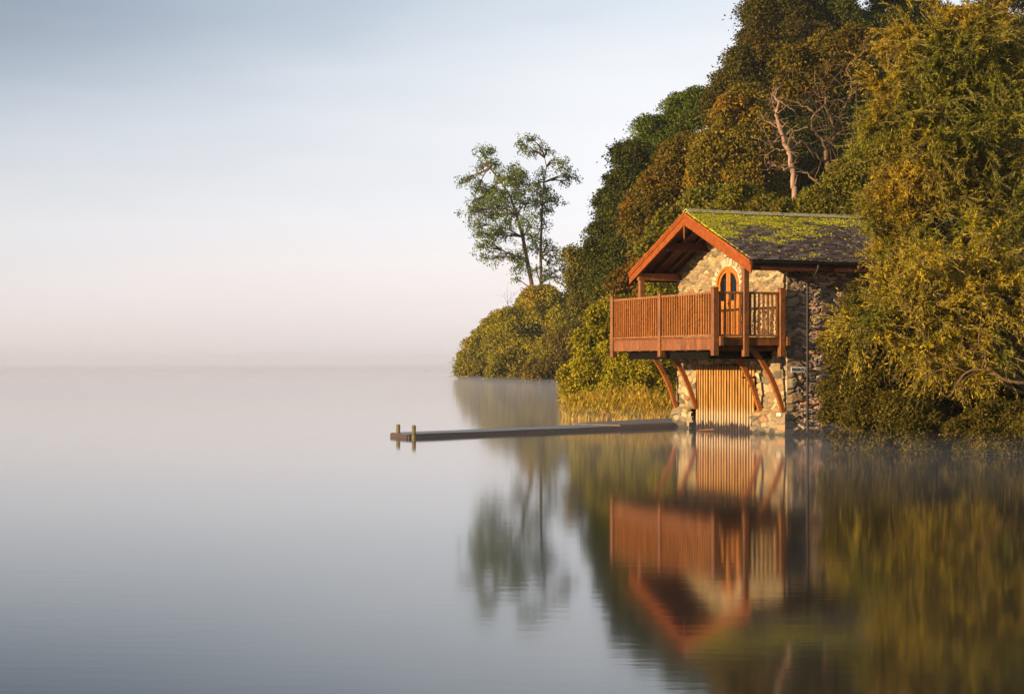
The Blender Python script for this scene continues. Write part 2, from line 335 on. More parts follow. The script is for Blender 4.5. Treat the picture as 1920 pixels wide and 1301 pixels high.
mm = t.nodes.new('ShaderNodeMath'); mm.operation = 'MULTIPLY'; L(t, rq.outputs[0], mm.inputs[0]); L(t, ry.outputs[0], mm.inputs[1])
st = t.nodes.new('ShaderNodeMath'); st.operation = 'MULTIPLY_ADD'; L(t, mm.outputs[0], st.inputs[0]); st.inputs[1].default_value = .012; st.inputs[2].default_value = .0005
ad = t.nodes.new('ShaderNodeMath'); L(t, r1.outputs['Fac'], ad.inputs[0]); L(t, r2.outputs['Fac'], ad.inputs[1])
hm = t.nodes.new('ShaderNodeMath'); hm.operation = 'MULTIPLY'; L(t, ad.outputs[0], hm.inputs[0]); L(t, st.outputs[0], hm.inputs[1])
b = t.nodes.new('ShaderNodeBump'); b.inputs['Strength'].default_value = 1.0; b.inputs['Distance'].default_value = 1.0; L(t, hm.outputs[0], b.inputs['Height']); L(t, b.outputs[0], p.inputs['Normal'])
M['water'] = m
mb_ = MB(); mb_.add([(-6000, -400, 0), (6000, -400, 0), (6000, 9000, 0), (-6000, 9000, 0)], [(0, 1, 2, 3)])
tag(mb_.build('water', M['water']), 'calm misty lake water mirroring the boathouse and trees', 'water', kind='structure')

SHORE = [(30, -60), (14, -10), (17, 25), (14.5, 35), (13.2, 41), (11.4, 46.5), (9.9, 53), (9.6, 58), (6.2, 60.5), (5.4, 63.6), (4.2, 65), (2.8, 67.5), (2.2, 69), (2.4, 80), (2.9, 100), (5.8, 112), (8.0, 150), (5.5, 195), (0.5, 208), (-2.6, 222), (-6.0, 250), (-7.4, 258), (-7.0, 268), (4, 290), (60, 330), (500, 420)]
def shore_d(P):
    """signed distance to the shoreline, positive on land"""
    S = np.array(SHORE + [(600, 420), (600, -60)], float); n = len(S)
    d = np.full(len(P), 1e9); ins = np.zeros(len(P), bool)
    for i in range(n):
        a = S[i]; b_ = S[(i+1) % n]; ab = b_ - a; tt = np.clip(((P - a) @ ab) / (ab @ ab), 0, 1)
        d = np.minimum(d, np.hypot(*(P - a - tt[:, None]*ab).T))
        c = ((a[1] > P[:, 1]) != (b_[1] > P[:, 1])) & (P[:, 0] < (b_[0]-a[0])*(P[:, 1]-a[1])/(b_[1]-a[1]+1e-12) + a[0])
        ins ^= c
    return np.where(ins, d, -d)
def ground(P):
    P = np.atleast_2d(np.array(P, float)); d = shore_d(P)
    h = np.where(d < 0, np.maximum(d*.5, -1.5), np.minimum(d, 1.2)*.22 + np.clip(d-1.2, 0, 7)*.10 + np.clip(d-8, 0, 60)*.42)
    fade = np.clip((170 - P[:, 1])/60, 0.12, 1)                    # the headland beyond is low
    h = np.where(h > .3, .3 + (h-.3)*fade, h)
    return h + np.where(d > 1, .12*np.sin(P[:, 0]*1.3)*np.cos(P[:, 1]*.9), 0)
def gz(x, y): return float(ground([(x, y)])[0])
xs = np.concatenate([np.arange(-14, 30, .8), np.arange(30, 260, 5.)]); ys = np.concatenate([np.arange(-50, 30, 4.), np.arange(30, 120, .9), np.arange(120, 430, 3.)])
X, Y = np.meshgrid(xs, ys); P = np.stack([X.ravel(), Y.ravel()], 1); Z = ground(P)
nx, ny = len(xs), len(ys); I = np.arange(nx*ny).reshape(ny, nx)
Q = np.stack([I[:-1, :-1].ravel(), I[:-1, 1:].ravel(), I[1:, 1:].ravel(), I[1:, :-1].ravel()], 1)
tag(np_mesh('terrain', np.c_[P, Z], Q, M['soil'], smooth=True), 'wooded hillside and low headland behind the boathouse', 'hillside', kind='structure')

# ------------------------------------------------------------------ boathouse (local x = into the bank, y = along the lake front, z up)
BH = empty('boathouse', (7.531, 52.5, 0), R(19.8))
tag(BH, 'small rubble stone boathouse with mossy slate roof, timber balcony and slatted water gate', 'boathouse')
AW = 7.13                                   # width of the lake front
RA, RZ = 3.45, 6.27                         # ridge
EA, EZ = -0.69, 4.70                        # near eave (top of slates)
EB = 7.42                                   # far eave
def roof_z(a):
    return np.where(a < RA, EZ + (RZ-EZ)*(a-EA)/(RA-EA), EZ + (RZ-EZ)*(EB-a)/(EB-RA))
def h2(i, j, s):
    x = np.sin(i*127.1 + j*311.7 + s*74.7)*43758.5453; return x - np.floor(x)
def rubble(U, V_, cw, chh, seed, jit=.38, merge=.34):
    """irregular rubble: returns edge distance, stone id hash arrays"""
    U2 = U + .05*np.sin(V_*7+seed) + .03*np.sin(V_*19); V2 = V_ + .03*np.sin(U*5+seed) + .015*np.sin(U*17)
    gx = np.floor(U2/cw); gy = np.floor(V2/chh); best = None
    D = []; ID = []
    for dj in (-2, -1, 0, 1, 2):
        for di in (-2, -1, 0, 1, 2):
            i = gx+di; j = gy+dj
            off = .5*(np.mod(j, 2))
            cx = (i + .5 + off - .25 + (h2(i, j, seed)-.5)*2*jit)*cw; cy = (j + .5 + (h2(i, j, seed+3)-.5)*2*jit)*chh
            D.append((np.abs((U2-cx)/cw)**3.2 + np.abs((V2-cy)/chh)**3.2)**(1/3.2)); mg = h2(i, j, seed+9) < merge
            ii = np.where(mg, i+1, i); up = mg & (h2(i, j, seed+11) < .12); jj = np.where(up, j+1, j)
            ID.append(h2(ii, jj, seed+5)*1000)
    D = np.array(D); ID = np.array(ID); k = D.argmin(0); f1 = np.take_along_axis(D, k[None], 0)[0]; id1 = np.take_along_axis(ID, k[None], 0)[0]
    f2 = np.where(np.abs(ID - id1) < 1e-9, 9, D).min(0)
    return f2-f1, id1
def fract(x): return x - np.floor(x)
def sstep(a, b_, x): q = np.clip((x-a)/(b_-a), 0, 1); return q*q*(3-2*q)
def stone_face(u, z, seed, cw, chh, pal, mortar, prot, e0, e1):
    U, Zz = np.meshgrid(u, z); e, idn = rubble(U, Zz, cw, chh, seed)
    r1_ = fract(idn*7.13); r2_ = fract(idn*3.71); r3_ = fract(idn*11.9)
    s = sstep(e0, e1, e); H = s*(prot*(.35+.9*r1_)) + s*.30*prot*np.sin(U*4+idn)*np.sin(Zz*9+idn*2)
    H += prot*.08*np.sin(U*31+idn)*np.sin(Zz*43)
    pal = np.array(pal); ci = (pal[(r2_*len(pal)).astype(int) % len(pal)]*.9 + pal.mean(0)*.10)*(.68+.6*r3_)[..., None]
    col = ci*s[..., None] + np.array(mortar)*(1-s)[..., None]
    return U, Zz, H, col
def grid_quads(nu, nz_, keep=None):
    I = np.arange(nu*nz_).reshape(nz_, nu); q = np.stack([I[:-1, :-1], I[:-1, 1:], I[1:, 1:], I[1:, :-1]], -1)
    return q.reshape(-1, 4) if keep is None else q[keep]
PALE = [tuple(.61*q*w_ for q, w_ in zip(c_, (1.08, .97, .78))) for c_ in [(.56, .43, .26), (.62, .52, .36), (.48, .34, .20), (.40, .33, .25), (.66, .57, .42), (.50, .30, .18), (.22, .19, .16), (.58, .47, .30), (.44, .40, .33), (.14, .12, .11), (.30, .24, .18)]]
GREY = [tuple(1.75*q*w_ for q, w_ in zip(c_, (1.05, .97, .88))) for c_ in [(.22, .17, .14), (.30, .23, .18), (.13, .11, .10), (.40, .29, .20), (.42, .21, .13), (.50, .38, .25), (.20, .17, .15), (.32, .24, .18), (.16, .13, .12), (.10, .085, .08)]]
GO = (1.78, 5.68, 1.93)                        # gate opening a0, a1, top
DOC, DOW = 3.585, .745                        # door centre, half width
# lake front
u = np.arange(0, AW+.001, .018); z = np.arange(-.5, 6.4, .018)
U, Zz, H, col = stone_face(u, z, 4.0, .25, .085, PALE, (.19, .145, .085), .06, .05, .22)
Ub, Zb, Hb, cb = stone_face(u, z, 9.0, .34, .17, PALE, (.16, .12, .08), .09, .02, .18)
low = sstep(2.35, 2.15, Zz)[..., None]; H = H*(1-low[..., 0]) + Hb*low[..., 0]*.8; col = col*(1-low) + cb*low
plin = sstep(.66, .54, Zz); H = H + plin*(.16 + .5*Hb)
wetb = sstep(.14, .05, Zz + .05*np.sin(U*9))[..., None]; col = col*(1-wetb) + np.array((.05, .045, .03))*wetb
cor = np.maximum(sstep(.14, 0, U), sstep(AW-.14, AW, U)); H = H*(1-cor) + cor*(.045 + plin*.12)
du = -.02*sstep(.1, 0, U) + .045*sstep(AW-.1, AW, U) - plin*.10*sstep(.1, 0, U)
Vt = np.stack([-H, U+du, Zz], -1).reshape(-1, 3)
uc = (U[:-1, :-1]+U[1:, 1:])/2; zc = (Zz[:-1, :-1]+Zz[1:, 1:])/2
arch = GO[2] - .35*((uc-(GO[0]+GO[1])/2)/((GO[1]-GO[0])/2))**4
keep = (zc < roof_z(uc) - .07) & ~((uc > GO[0]) & (uc < GO[1]) & (zc < arch))
dtop = 4.24 + .50*np.sqrt(np.clip(1-((uc-DOC)/(DOW-.03))**2, 0, 1))
keep &= ~((np.abs(uc-DOC) < DOW-.03) & (zc > 2.6) & (zc < dtop))
front = np_mesh('lake_front_wall', Vt, grid_quads(len(u), len(z), keep)[:, ::-1], M['stone'], BH, True, np.c_[col.reshape(-1, 3), np.ones(col.size//3)])
front['label'] = 'pale pointed rubble wall of the gable facing the lake'
# near side wall
u = np.arange(0, 8.0, .02); z = np.arange(-.5, 4.75, .02)
U, Zz, H, col = stone_face(u, z, 17.0, .34, .082, GREY, (.075, .055, .038), .05, .03, .18)
wetb = sstep(.20, .05, Zz + .06*np.sin(U*7))[..., None]; col = col*(1-wetb) + np.array((.03, .027, .02))*wetb
warm = sstep(.40, .26, U + .16*np.sin(np.floor(Zz/.22)*2.6))[..., None]*.75                 # quoins of the lake front turn the corner
Uq, Zq, Hq, cq = stone_face(u, z, 21.0, .5, .22, PALE, (.10, .085, .065), .07, .02, .25)
col = col*(1-warm) + cq*warm*.85; H = H*(1-warm[..., 0]) + Hq*warm[..., 0]
plin = sstep(.66, .54, Zz)
cor = sstep(.10, 0, U); H = H*(1-cor) + cor*(.02 + plin*.10)
Vt = np.stack([U - .045*sstep(.1, 0, U) - plin*.12*sstep(.1, 0, U), -H, Zz], -1).reshape(-1, 3)
side = np_mesh('near_side_wall', Vt, grid_quads(len(u), len(z)), M['stone'], BH, True, np.c_[col.reshape(-1, 3), np.ones(col.size//3)])
side['label'] = 'dark slate rubble side wall with the drainpipe'
# solid walls behind the faces
b = MB(); b.box((.0, .01, -.6), (.5, GO[0]-.03, 2.3)); b.box((.0, GO[1]+.03, -.6), (.5, AW-.01, 2.3))
zz = lambda a: float(roof_z(np.array(a))) - .1
b.prism([(.06, .01, 2.0), (.06, AW-.01, 2.0), (.06, AW-.01, zz(AW)), (.06, RA, zz(RA)), (.06, .01, zz(.01))], (.44, 0, 0))
b.box((.5, .02, -.6), (8.0, .4, 4.75)); b.box((.5, AW-.4, -.6), (8.0, AW-.0, 4.7)); b.box((7.6, .4, -.6), (8.0, AW-.4, 4.7))
b.prism([(7.62, .01, 4.6), (7.62, AW-.01, 4.6), (7.62, AW-.01, zz(AW)), (7.62, RA, zz(RA)), (7.62, .01, zz(.01))], (.36, 0, 0))
b.build('masonry_core', M['dark'], BH)
# voussoirs round the door and gate quoins: wedge stones
rng = np.random.default_rng(5); b = MB()
for k in range(15):
    a0 = math.pi*(k+.1)/15; a1 = math.pi*(k+.9)/15; r0, r1q = 1.06, 1.30 + .10*rng.random()
    pts = [(-.035, DOC + DOW*r0*math.cos(a0), 4.22+.54*r0*math.sin(a0)), (-.035, DOC + DOW*r1q*math.cos(a0), 4.22+.54*r1q*1.06*math.sin(a0)),
           (-.035, DOC + DOW*r1q*math.cos(a1), 4.22+.54*r1q*1.06*math.sin(a1)), (-.035, DOC + DOW*r0*math.cos(a1), 4.22+.54*r0*math.sin(a1))]
    b.prism(pts, (-.03-.02*rng.random(), 0, 0))
o = b.build('door_arch_stones', M['ridge'], BH, bevel=.015)
m, t, oo = mat_new('arch_stone'); p = principled(t, oo, rough=.85, spec=.2); g = t.nodes.new('ShaderNodeNewGeometry')
r_ = rampn(t, g.outputs['Random Per Island'], [(0, (.20, .16, .13)), (.5, (.46, .36, .24)), (1, (.58, .46, .31))]); n = noise(t, 20, 5); L(t, r_.outputs[0], p.inputs['Base Color']); bump(t, p, n.outputs['Fac'], .8, .02); o.data.materials[0] = m; M['arch'] = m

# door ---------------------------------------------------------------
door = empty('double_door', (-.03, DOC, 2.66), 0, BH)
def ell(r, z0, rz, n=24, k=1.0):
    return [(r*math.cos(math.pi*i/n), z0+rz*math.sin(math.pi*i/n)**k) for i in range(n+1)]
SP = 1.55
def arch_ring(x0, x1, ro, zo, ri, zi, mat, name, par):
    b = MB(); po = [(ro, 0)] + ell(ro, SP, zo) + [(-ro, 0)]; pi_ = [(ri, 0)] + ell(ri, SP, zi) + [(-ri, 0)]
    k = len(po); vs = [(x0, y, z_) for y, z_ in po] + [(x0, y, z_) for y, z_ in pi_] + [(x1, y, z_) for y, z_ in po] + [(x1, y, z_) for y, z_ in pi_]
    fs = []
    for i in range(k-1):
        fs += [(i, i+1, k+i+1, k+i), (2*k+i, 3*k+i, 3*k+i+1, 2*k+i+1), (i, 2*k+i, 2*k+i+1, i+1), (k+i, k+i+1, 3*k+i+1, 3*k+i)]
    b.add(vs, fs); return b.build(name, mat, par)
arch_ring(-.055, .10, DOW, .56, DOW-.10, .47, M['door'], 'door_frame', door)
m, t, oo = mat_new('pale_pointing'); p = principled(t, oo, (.62, .54, .42), .9, .1); M['point'] = m
arch_ring(-.035, .05, DOW+.045, .605, DOW-.01, .55, M['point'], 'mortar_surround', door)
for sgn in (-1, 1):
    b = MB(); rr, rzz = DOW-.10, .47          # leaf outline: half arch
    def zt(y, r_, q): return SP + q*math.sqrt(max(0, 1-(y/r_)**2))
    ys_ = [0.012 + (rr-.012)*i/14 for i in range(15)]
    # stiles and arched top as strips
    g0, g1 = .13, rr-.11                      # glass extents
    outer = [(sgn*.012, 0)] + [(sgn*y, zt(y, rr, rzz)) for y in ys_] + [(sgn*rr, 0)]
    # inner stile, lock rail, outer stile, arch band
    b.prism([(-.02, sgn*.012, 0), (-.02, sgn*g0, 0), (-.02, sgn*g0, zt(g0, rr, rzz)), (-.02, sgn*.012, zt(.012, rr, rzz))], (.05, 0, 0))
    b.prism([(-.02, sgn*g1, 0), (-.02, sgn*rr, 0), (-.02, sgn*rr, SP), (-.02, sgn*g1, SP)], (.05, 0, 0))
    b.prism([(-.018, sgn*g0, .95), (-.018, sgn*g1, .95), (-.018, sgn*g1, 1.10), (-.018, sgn*g0, 1.10)], (.05, 0, 0))
    b.prism([(-.018, sgn*g0, 0), (-.018, sgn*g1, 0), (-.018, sgn*g1, .18), (-.018, sgn*g0, .18)], (.05, 0, 0))
    k = 12
    for i in range(k):
        y0 = g0 + (rr-g0)*i/k; y1 = g0 + (rr-g0)*(i+1)/k
        lo = lambda y: SP + (rzz-.08)*math.sqrt(max(0, 1-(y/(g1+.005))**2)) if y < g1 else SP - .001
        b.prism([(-.018, sgn*y0, lo(y0)), (-.018, sgn*y1, lo(y1)), (-.018, sgn*y1, zt(y1, rr, rzz)), (-.018, sgn*y0, zt(y0, rr, rzz)+.0)], (.05, 0, 0))
    lf = b.build('door_leaf', M['door'], door)
    b = MB(); b.box((.0, min(sgn*g0, sgn*g1), .18), (.02, max(sgn*g0, sgn*g1), .95))
    for q in range(1, 4):
        yy = sgn*(g0+(g1-g0)*q/4); b.box((-.006, yy-.006, .18), (0, yy+.006, .95))
    b.build('door_panel', M['door'], door)
    b = MB(); b.prism([(.012, sgn*g0, 1.1)] + [(.012, sgn*y, SP + (rzz-.05)*math.sqrt(max(0, 1-(y/(g1+.02))**2))) for y in np.linspace(g0, g1, 10)] + [(.012, sgn*g1, 1.1)], (.01, 0, 0))
    b.build('door_glass', M['glass'], door)
b = MB(); b.tube([(-.03, -.05, 1.02), (-.075, -.05, 1.02)], .016, 8); b.tube([(-.075, -.05, 1.02), (-.075, -.15, 1.02)], .012, 8); b.box((-.03, -.075, .93), (-.024, -.025, 1.10))
b.build('door_handle', M['pipe'], door)

# roof ---------------------------------------------------------------
rng = np.random.default_rng(11)
roof = MB(); B0, B1 = -1.46, 8.2
def slope(aE, zE, sgn):
    run = RA-aE; rise = RZ-zE; Ls = math.hypot(run, rise); sx = run/Ls; sz = rise/Ls; nrm = Vector((0, -sz if sgn > 0 else sz, abs(sx)))
    up = Vector((0, sx, sz)); n_c = int(Ls/.12); ex = Ls/n_c
    for c in range(n_c+1):
        b0 = B0 - .22*rng.random(); s0 = c*ex - .03
        while b0 < B1:
            w_ = .14 + .16*rng.random(); x0 = max(b0, B0) + .004; x1 = min(b0+w_, B1) - .004; b0 += w_
            if x1-x0 < .03: continue
            th = .012 + .012*rng.random(); lift = .026 + .012*rng.random(); j0 = .018*(rng.random()-.5); j1 = j0 + .01*(rng.random()-.5)
            ln = min(ex*1.75, Ls - s0)
            base = Vector((0, aE, zE))
            def pt(x, s_, n_): return base + Vector((x, 0, 0)) + up*s_ + nrm*n_
            sg = -.04*math.sin(math.pi*(x0-B0)/(B1-B0))   # old roof sags a little
            vs = [pt(x0, s0+j0, lift+sg), pt(x1, s0+j1, lift+sg), pt(x1, s0+ln, .0+sg), pt(x0, s0+ln, .0+sg),
                  pt(x0, s0+j0, lift+th+sg), pt(x1, s0+j1, lift+th+sg), pt(x1, s0+ln, th+sg), pt(x0, s0+ln, th+sg)]
            roof.add(vs, [(0,3,2,1),(4,5,6,7),(0,1,5,4),(1,2,6,5),(2,3,7,6),(3,0,4,7)])
slope(EA, EZ, 1); slope(EB, EZ, -1)
slates = roof.build('slate_roof', M['slate'], BH)
b = MB()                                    # boarding under the slates
for aE, zE in ((EA+.02, EZ), (EB-.02, EZ)):
    b.prism([(B0+.03, aE, zE-.075), (B0+.03, RA, RZ-.075), (B0+.03, RA, RZ-.012), (B0+.03, aE, zE-.012)], (B1-B0-.06, 0, 0))
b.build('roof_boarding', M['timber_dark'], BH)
b = MB(); x = B0-.02                         # ridge tiles
while x < B1:
    ln = .42 + .06*rng.random(); dz = .012*(rng.random()-.5) - .04*math.sin(math.pi*(x-B0)/(B1-B0)); ww = .19
    for s in (-1, 1):
        b.prism([(x, RA, RZ+.075+dz), (x, RA+s*ww, RZ-.01+dz), (x, RA+s*ww, RZ+.022+dz), (x, RA, RZ+.115+dz)], (ln-.012, 0, 0))
    x += ln
b.build('ridge_tile_row', M['ridge'], slates, bevel=.008)
# moss cushions on the slates
b = MB(); cnt = 0
Ls = math.hypot(RA-EA, RZ-EZ); up = Vector((0, (RA-EA)/Ls, (RZ-EZ)/Ls)); nrm = Vector((0, -(RZ-EZ)/Ls, (RA-EA)/Ls))
def fbm(x, y):
    return (math.sin(x*2.1+1.3*math.sin(y*1.7)) + math.sin(y*3.3+1.7*math.sin(x*1.9+2)) + .6*math.sin(x*6.1+y*4.3) + .5*math.sin(y*9.7-x*5.3))/3.1
for k in range(17000):
    x = B0 + (5.4-B0)*rng.random()**1.25; s = Ls*rng.random(); q = s/Ls
    thr = 1.0*q - .62 - .09*max(0, x-.8) + .25*(1 if x < B0+.9 else 0)*(q > .3) + .75*fbm(x, s)
    if thr < -.13 + .32*rng.random() and not (rng.random() < .03): continue
    r_ = .022 + .04*rng.random(); zc_ = -.04*math.sin(math.pi*(x-B0)/(B1-B0)); c = Vector((x, EA, EZ)) + up*s + nrm*(.02+zc_)
    ring = [c + (Vector((1, 0, 0))*math.cos(i*math.pi/3+k) + up*math.sin(i*math.pi/3+k)*.8)*r_*(.7+.6*rng.random()) for i in range(6)]
    top = c + nrm*(r_*.35+.015); mid = [(p_*.6 + top*.4) + nrm*.008 for p_ in ring]
    b.add(ring + mid + [top], [(i, (i+1) % 6, 6+(i+1) % 6, 6+i) for i in range(6)] + [(6+i, 6+(i+1) % 6, 12) for i in range(6)]); cnt += 1
mo = b.build('moss', M['moss'], slates, smooth=True); mo['kind'] = 'stuff'; print('moss', cnt)

def plane_z(a, d=0): return float(roof_z(np.array(a))) - d
# bargeboards
for s_, aE in ((1, EA-.03), (-1, EB+.03)):
    b = MB(); x = B0-.045
    b.prism([(x, RA, RZ-.36), (x, aE, EZ-.33), (x, aE, EZ-.015), (x, RA, RZ-.015)], (.045, 0, 0))
    b.prism([(x-.025, RA, RZ-.13), (x-.025, aE, EZ-.12), (x-.025, aE, EZ+.005), (x-.025, RA, RZ+.005)], (.024, 0, 0))
    b.prism([(x-.04, RA, RZ-.05), (x-.04, aE, EZ-.045), (x-.04, aE, EZ+.012), (x-.04, RA, RZ+.012)], (.014, 0, 0))
    b.prism([(x-.012, RA, RZ-.36), (x-.012, aE, EZ-.33), (x-.012, aE, EZ-.30), (x-.012, RA, RZ-.33)], (.011, 0, 0))
    b.build('bargeboard', M['board'], BH)
# turned pendant
b = MB(); prof = [(.0, .028), (.04, .035), (.06, .022), (.14, .02), (.17, .036), (.20, .024), (.26, .034), (.29, .022), (.38, .030), (.46, .012), (.52, .004)]
b.tube([(B0-.05, RA, RZ-.28-d) for d, r_ in prof], [r_ for d, r_ in prof], 8); b.build('gable_pendant', M['board'], BH, smooth=True)
# purlins, ridge beam, wall plates, rafters
for a in (1.85, 5.08):
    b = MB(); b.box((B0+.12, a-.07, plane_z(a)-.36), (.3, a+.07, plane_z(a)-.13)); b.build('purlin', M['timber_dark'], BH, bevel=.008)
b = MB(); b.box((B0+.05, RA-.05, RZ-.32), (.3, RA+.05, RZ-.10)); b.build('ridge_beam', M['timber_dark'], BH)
for a in (-.1, 6.95):
    b = MB(); b.box((B0+.02, a-.075, plane_z(a)-.42), (-.05, a+.075, plane_z(a)-.20)); b.build('wall_plate', M['timber'], BH, bevel=.008)
for x in (-1.30, -.85, -.40):
    for aE, zE in ((EA+.1, EZ), (EB-.1, EZ)):
        b = MB(); b.bar((x, aE, plane_z(aE)-.13), (x, RA, RZ-.14), .06, .10); b.build('rafter', M['timber_dark'], BH)
# eaves fascia, gutter
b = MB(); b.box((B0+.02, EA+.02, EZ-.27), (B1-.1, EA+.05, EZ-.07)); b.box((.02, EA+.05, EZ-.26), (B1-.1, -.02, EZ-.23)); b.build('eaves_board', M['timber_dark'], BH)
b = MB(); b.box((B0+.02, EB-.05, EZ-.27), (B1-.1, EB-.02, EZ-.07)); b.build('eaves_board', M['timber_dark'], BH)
gut = MB(); k = 10; ga, gzz = EA-.045, EZ-.03
pr = [(ga + .065*math.cos(math.pi + math.pi*i/k), gzz + .07*math.sin(math.pi + math.pi*i/k)) for i in range(k+1)]; pr2 = [(ga + .055*math.cos(math.pi + math.pi*i/k), gzz + .06*math.sin(math.pi + math.pi*i/k)) for i in range(k+1)]
loop = pr + pr2[::-1]
gut.prism([(B0+.0, y, z_) for y, z_ in loop], (B1-B0-.1, 0, 0)); gut.build('gutter', M['pipe'], BH)
b = MB(); pb = .50
b.tube([(pb+.02, ga, gzz-.06), (pb+.02, ga, gzz-.16), (pb+.01, ga+.10, gzz-.27), (pb, ga+.42, gzz-.50), (pb, -.17, gzz-.62), (pb, -.17, 2.2), (pb, -.165, .12), (pb-.03, -.23, .03)], .036, 10)
for zq in (gzz-.62, 2.9, 1.45, .25): b.tube([(pb, -.17, zq), (pb, -.17, zq+.07)], .046, 10); b.box((pb-.07, -.16, zq+.02), (pb+.07, -.06, zq+.05))
b.build('downpipe', M['pipe'], BH, smooth=False)
# lead/stone corner lamp-like dark block under the eaves at the corner is part of the masonry

# balcony ------------------------------------------------------------
BAL = empty('balcony', (0, 0, 0), 0, BH)
BO, A0, A1 = -2.265, -.1, 6.88
DK = 2.66
def post(a, b_, z0, z1, s=.165, cap=True):
    b = MB(); b.box((b_-s/2, a-s/2, z0), (b_+s/2, a+s/2, z1))
    if cap: b.box((b_-s/2-.008, a-s/2-.008, z1), (b_+s/2+.008, a+s/2+.008, z1+.03))
    return b.build('balcony_post', M['timber'], BAL, bevel=.008)
post(A0, BO, 2.15, 3.96); post((A0+A1)/2, BO, 2.13, 3.93); post(A1, BO, 2.13, 3.96)
post(A0, -.255, 2.13, 3.96); post(A1, -.255, 2.15, 3.96)
p = post(A0, -1.352, 2.13, plane_z(A0)-.42, .16, False); p['label'] = 'tall post by the door that carries the porch roof'
p = post(A1, -1.352, 2.15, plane_z(6.95)-.42, .16, False); p['label'] = 'tall far post that carries the porch roof'
def panel(p0, p1, nb):
    """railing between two posts; p = (a, b)"""
    r0 = empty('railing', (0, 0, 0), 0, BAL)
    A = Vector((p0[1], p0[0], 0)); Bv = Vector((p1[1], p1[0], 0)); d = (Bv-A).normalized(); A = A + d*.083; Bv = Bv - d*.083
    n_ = Vector((-d.y, d.x, 0))
    b = MB(); b.bar(A+Vector((0, 0, 3.845)), Bv+Vector((0, 0, 3.845)), .085, .065); b.build('handrail', M['rail'], r0, bevel=.01)
    b = MB(); b.bar(A+Vector((0, 0, 2.70)), Bv+Vector((0, 0, 2.70)), .09, .05); b.build('bottom_rail', M['rail'], r0, bevel=.006)
    Lq = (Bv-A).length
    for i in range(nb):
        q = A + d*(Lq*(i+.5)/nb); b = MB(); b.bar(q+Vector((0, 0, 2.72)), q+Vector((0, 0, 3.815)), .048, .048, up=n_); b.build('baluster', M['baluster'], r0)
mid = (A0+A1)/2
panel((A0, BO), (mid, BO), 21); panel((mid, BO), (A1, BO), 21)
panel((A0, BO), (A0, -1.352), 5); panel((A0, -1.352), (A0, -.255), 7)
panel((A1, BO), (A1, -1.352), 5); panel((A1, -1.352), (A1, -.255), 7)
for (y0, y1) in ((A0+.083, mid-.083), (mid+.083, A1-.083)):
    b = MB(); b.box((BO-.03, y0, 2.31), (BO+.02, y1, 2.625)); b.box((BO-.06, y0, 2.626), (BO+.05, y1, 2.655)); b.build('fascia_board', M['timber'], BAL, bevel=.005)
for a, s in ((A0, -1), (A1, 1)):
    for x0, x1 in ((BO+.083, -1.352-.08), (-1.352+.08, -.255-.083)):
        b = MB(); b.box((x0, a-.03, 2.43), (x1, a+.03, 2.625)); b.box((x0, a-.05, 2.626), (x1, a+.05, 2.655)); b.build('fascia_board', M['timber'], BAL, bevel=.005)
    b = MB(); b.box((BO+.09, a+s*.031 if s > 0 else a-.15, 2.42), (BO+.20, a+.15 if s > 0 else a-.031, 2.67)); b.build('beam_end', M['timber'], BAL, bevel=.008)
    b = MB(); b.box((-.16, a+.083 if s > 0 else a-.13, 2.42), (-.05, a+.13 if s > 0 else a-.083, 2.67)); b.build('beam_end', M['timber'], BAL, bevel=.008)
b = MB(); x = BO+.03
while x < -.06:
    b.box((x, A0+.035, 2.60), (min(x+.135, -.05), A1-.035, 2.645)); x += .142
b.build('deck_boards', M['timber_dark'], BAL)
for i in range(9):
    a = .25 + i*(6.3/8); b = MB(); b.box((BO+.03, a-.04, 2.285), (-.03, a+.04, 2.595)); b.build('joist', M['timber'], BAL)
b = MB()
def ibeam(b, lo, hi, axis):
    x0, y0, z0 = lo; x1, y1, z1 = hi; b.box((x0, y0, z0), (x1, y1, z0+.018)); b.box((x0, y0, z1-.018), (x1, y1, z1))
    if axis == 'y': xm = (x0+x1)/2; b.box((xm-.008, y0, z0+.018), (xm+.008, y1, z1-.018))
    else: ym = (y0+y1)/2; b.box((x0, ym-.008, z0+.018), (x1, ym+.008, z1-.018))
ibeam(b, (-2.07, .80, 2.07), (-1.95, 6.34, 2.28), 'y'); b.build('steel_beam', M['steel'], BAL)
for a in (.86, 6.25):
    b = MB(); ibeam(b, (-1.949, a-.06, 2.07), (-.02, a+.06, 2.28), 'x'); b.build('steel_beam', M['steel'], BAL)
for a in (.05, 1.40, 5.62, 7.02):
    b = MB(); P0, P1, P2 = Vector((-.13, a, .60)), Vector((-.47, a, 1.80)), Vector((-1.17, a, 2.42)) if a in (.05, 7.02) else Vector((-1.05, a, 2.30))
    pts = [P0*(1-q)**2 + P1*2*q*(1-q) + P2*q*q for q in np.linspace(0, 1, 14)]
    b.sweep(pts, .11, .13, (0, 1, 0)); b.build('curved_brace', M['brace'], BAL, bevel=.008)
b = MB(); b.box((-.27, -.05, .50), (-.05, .20, .60)); o = b.build('brace_pad_stone', M['point'], BH, bevel=.02)

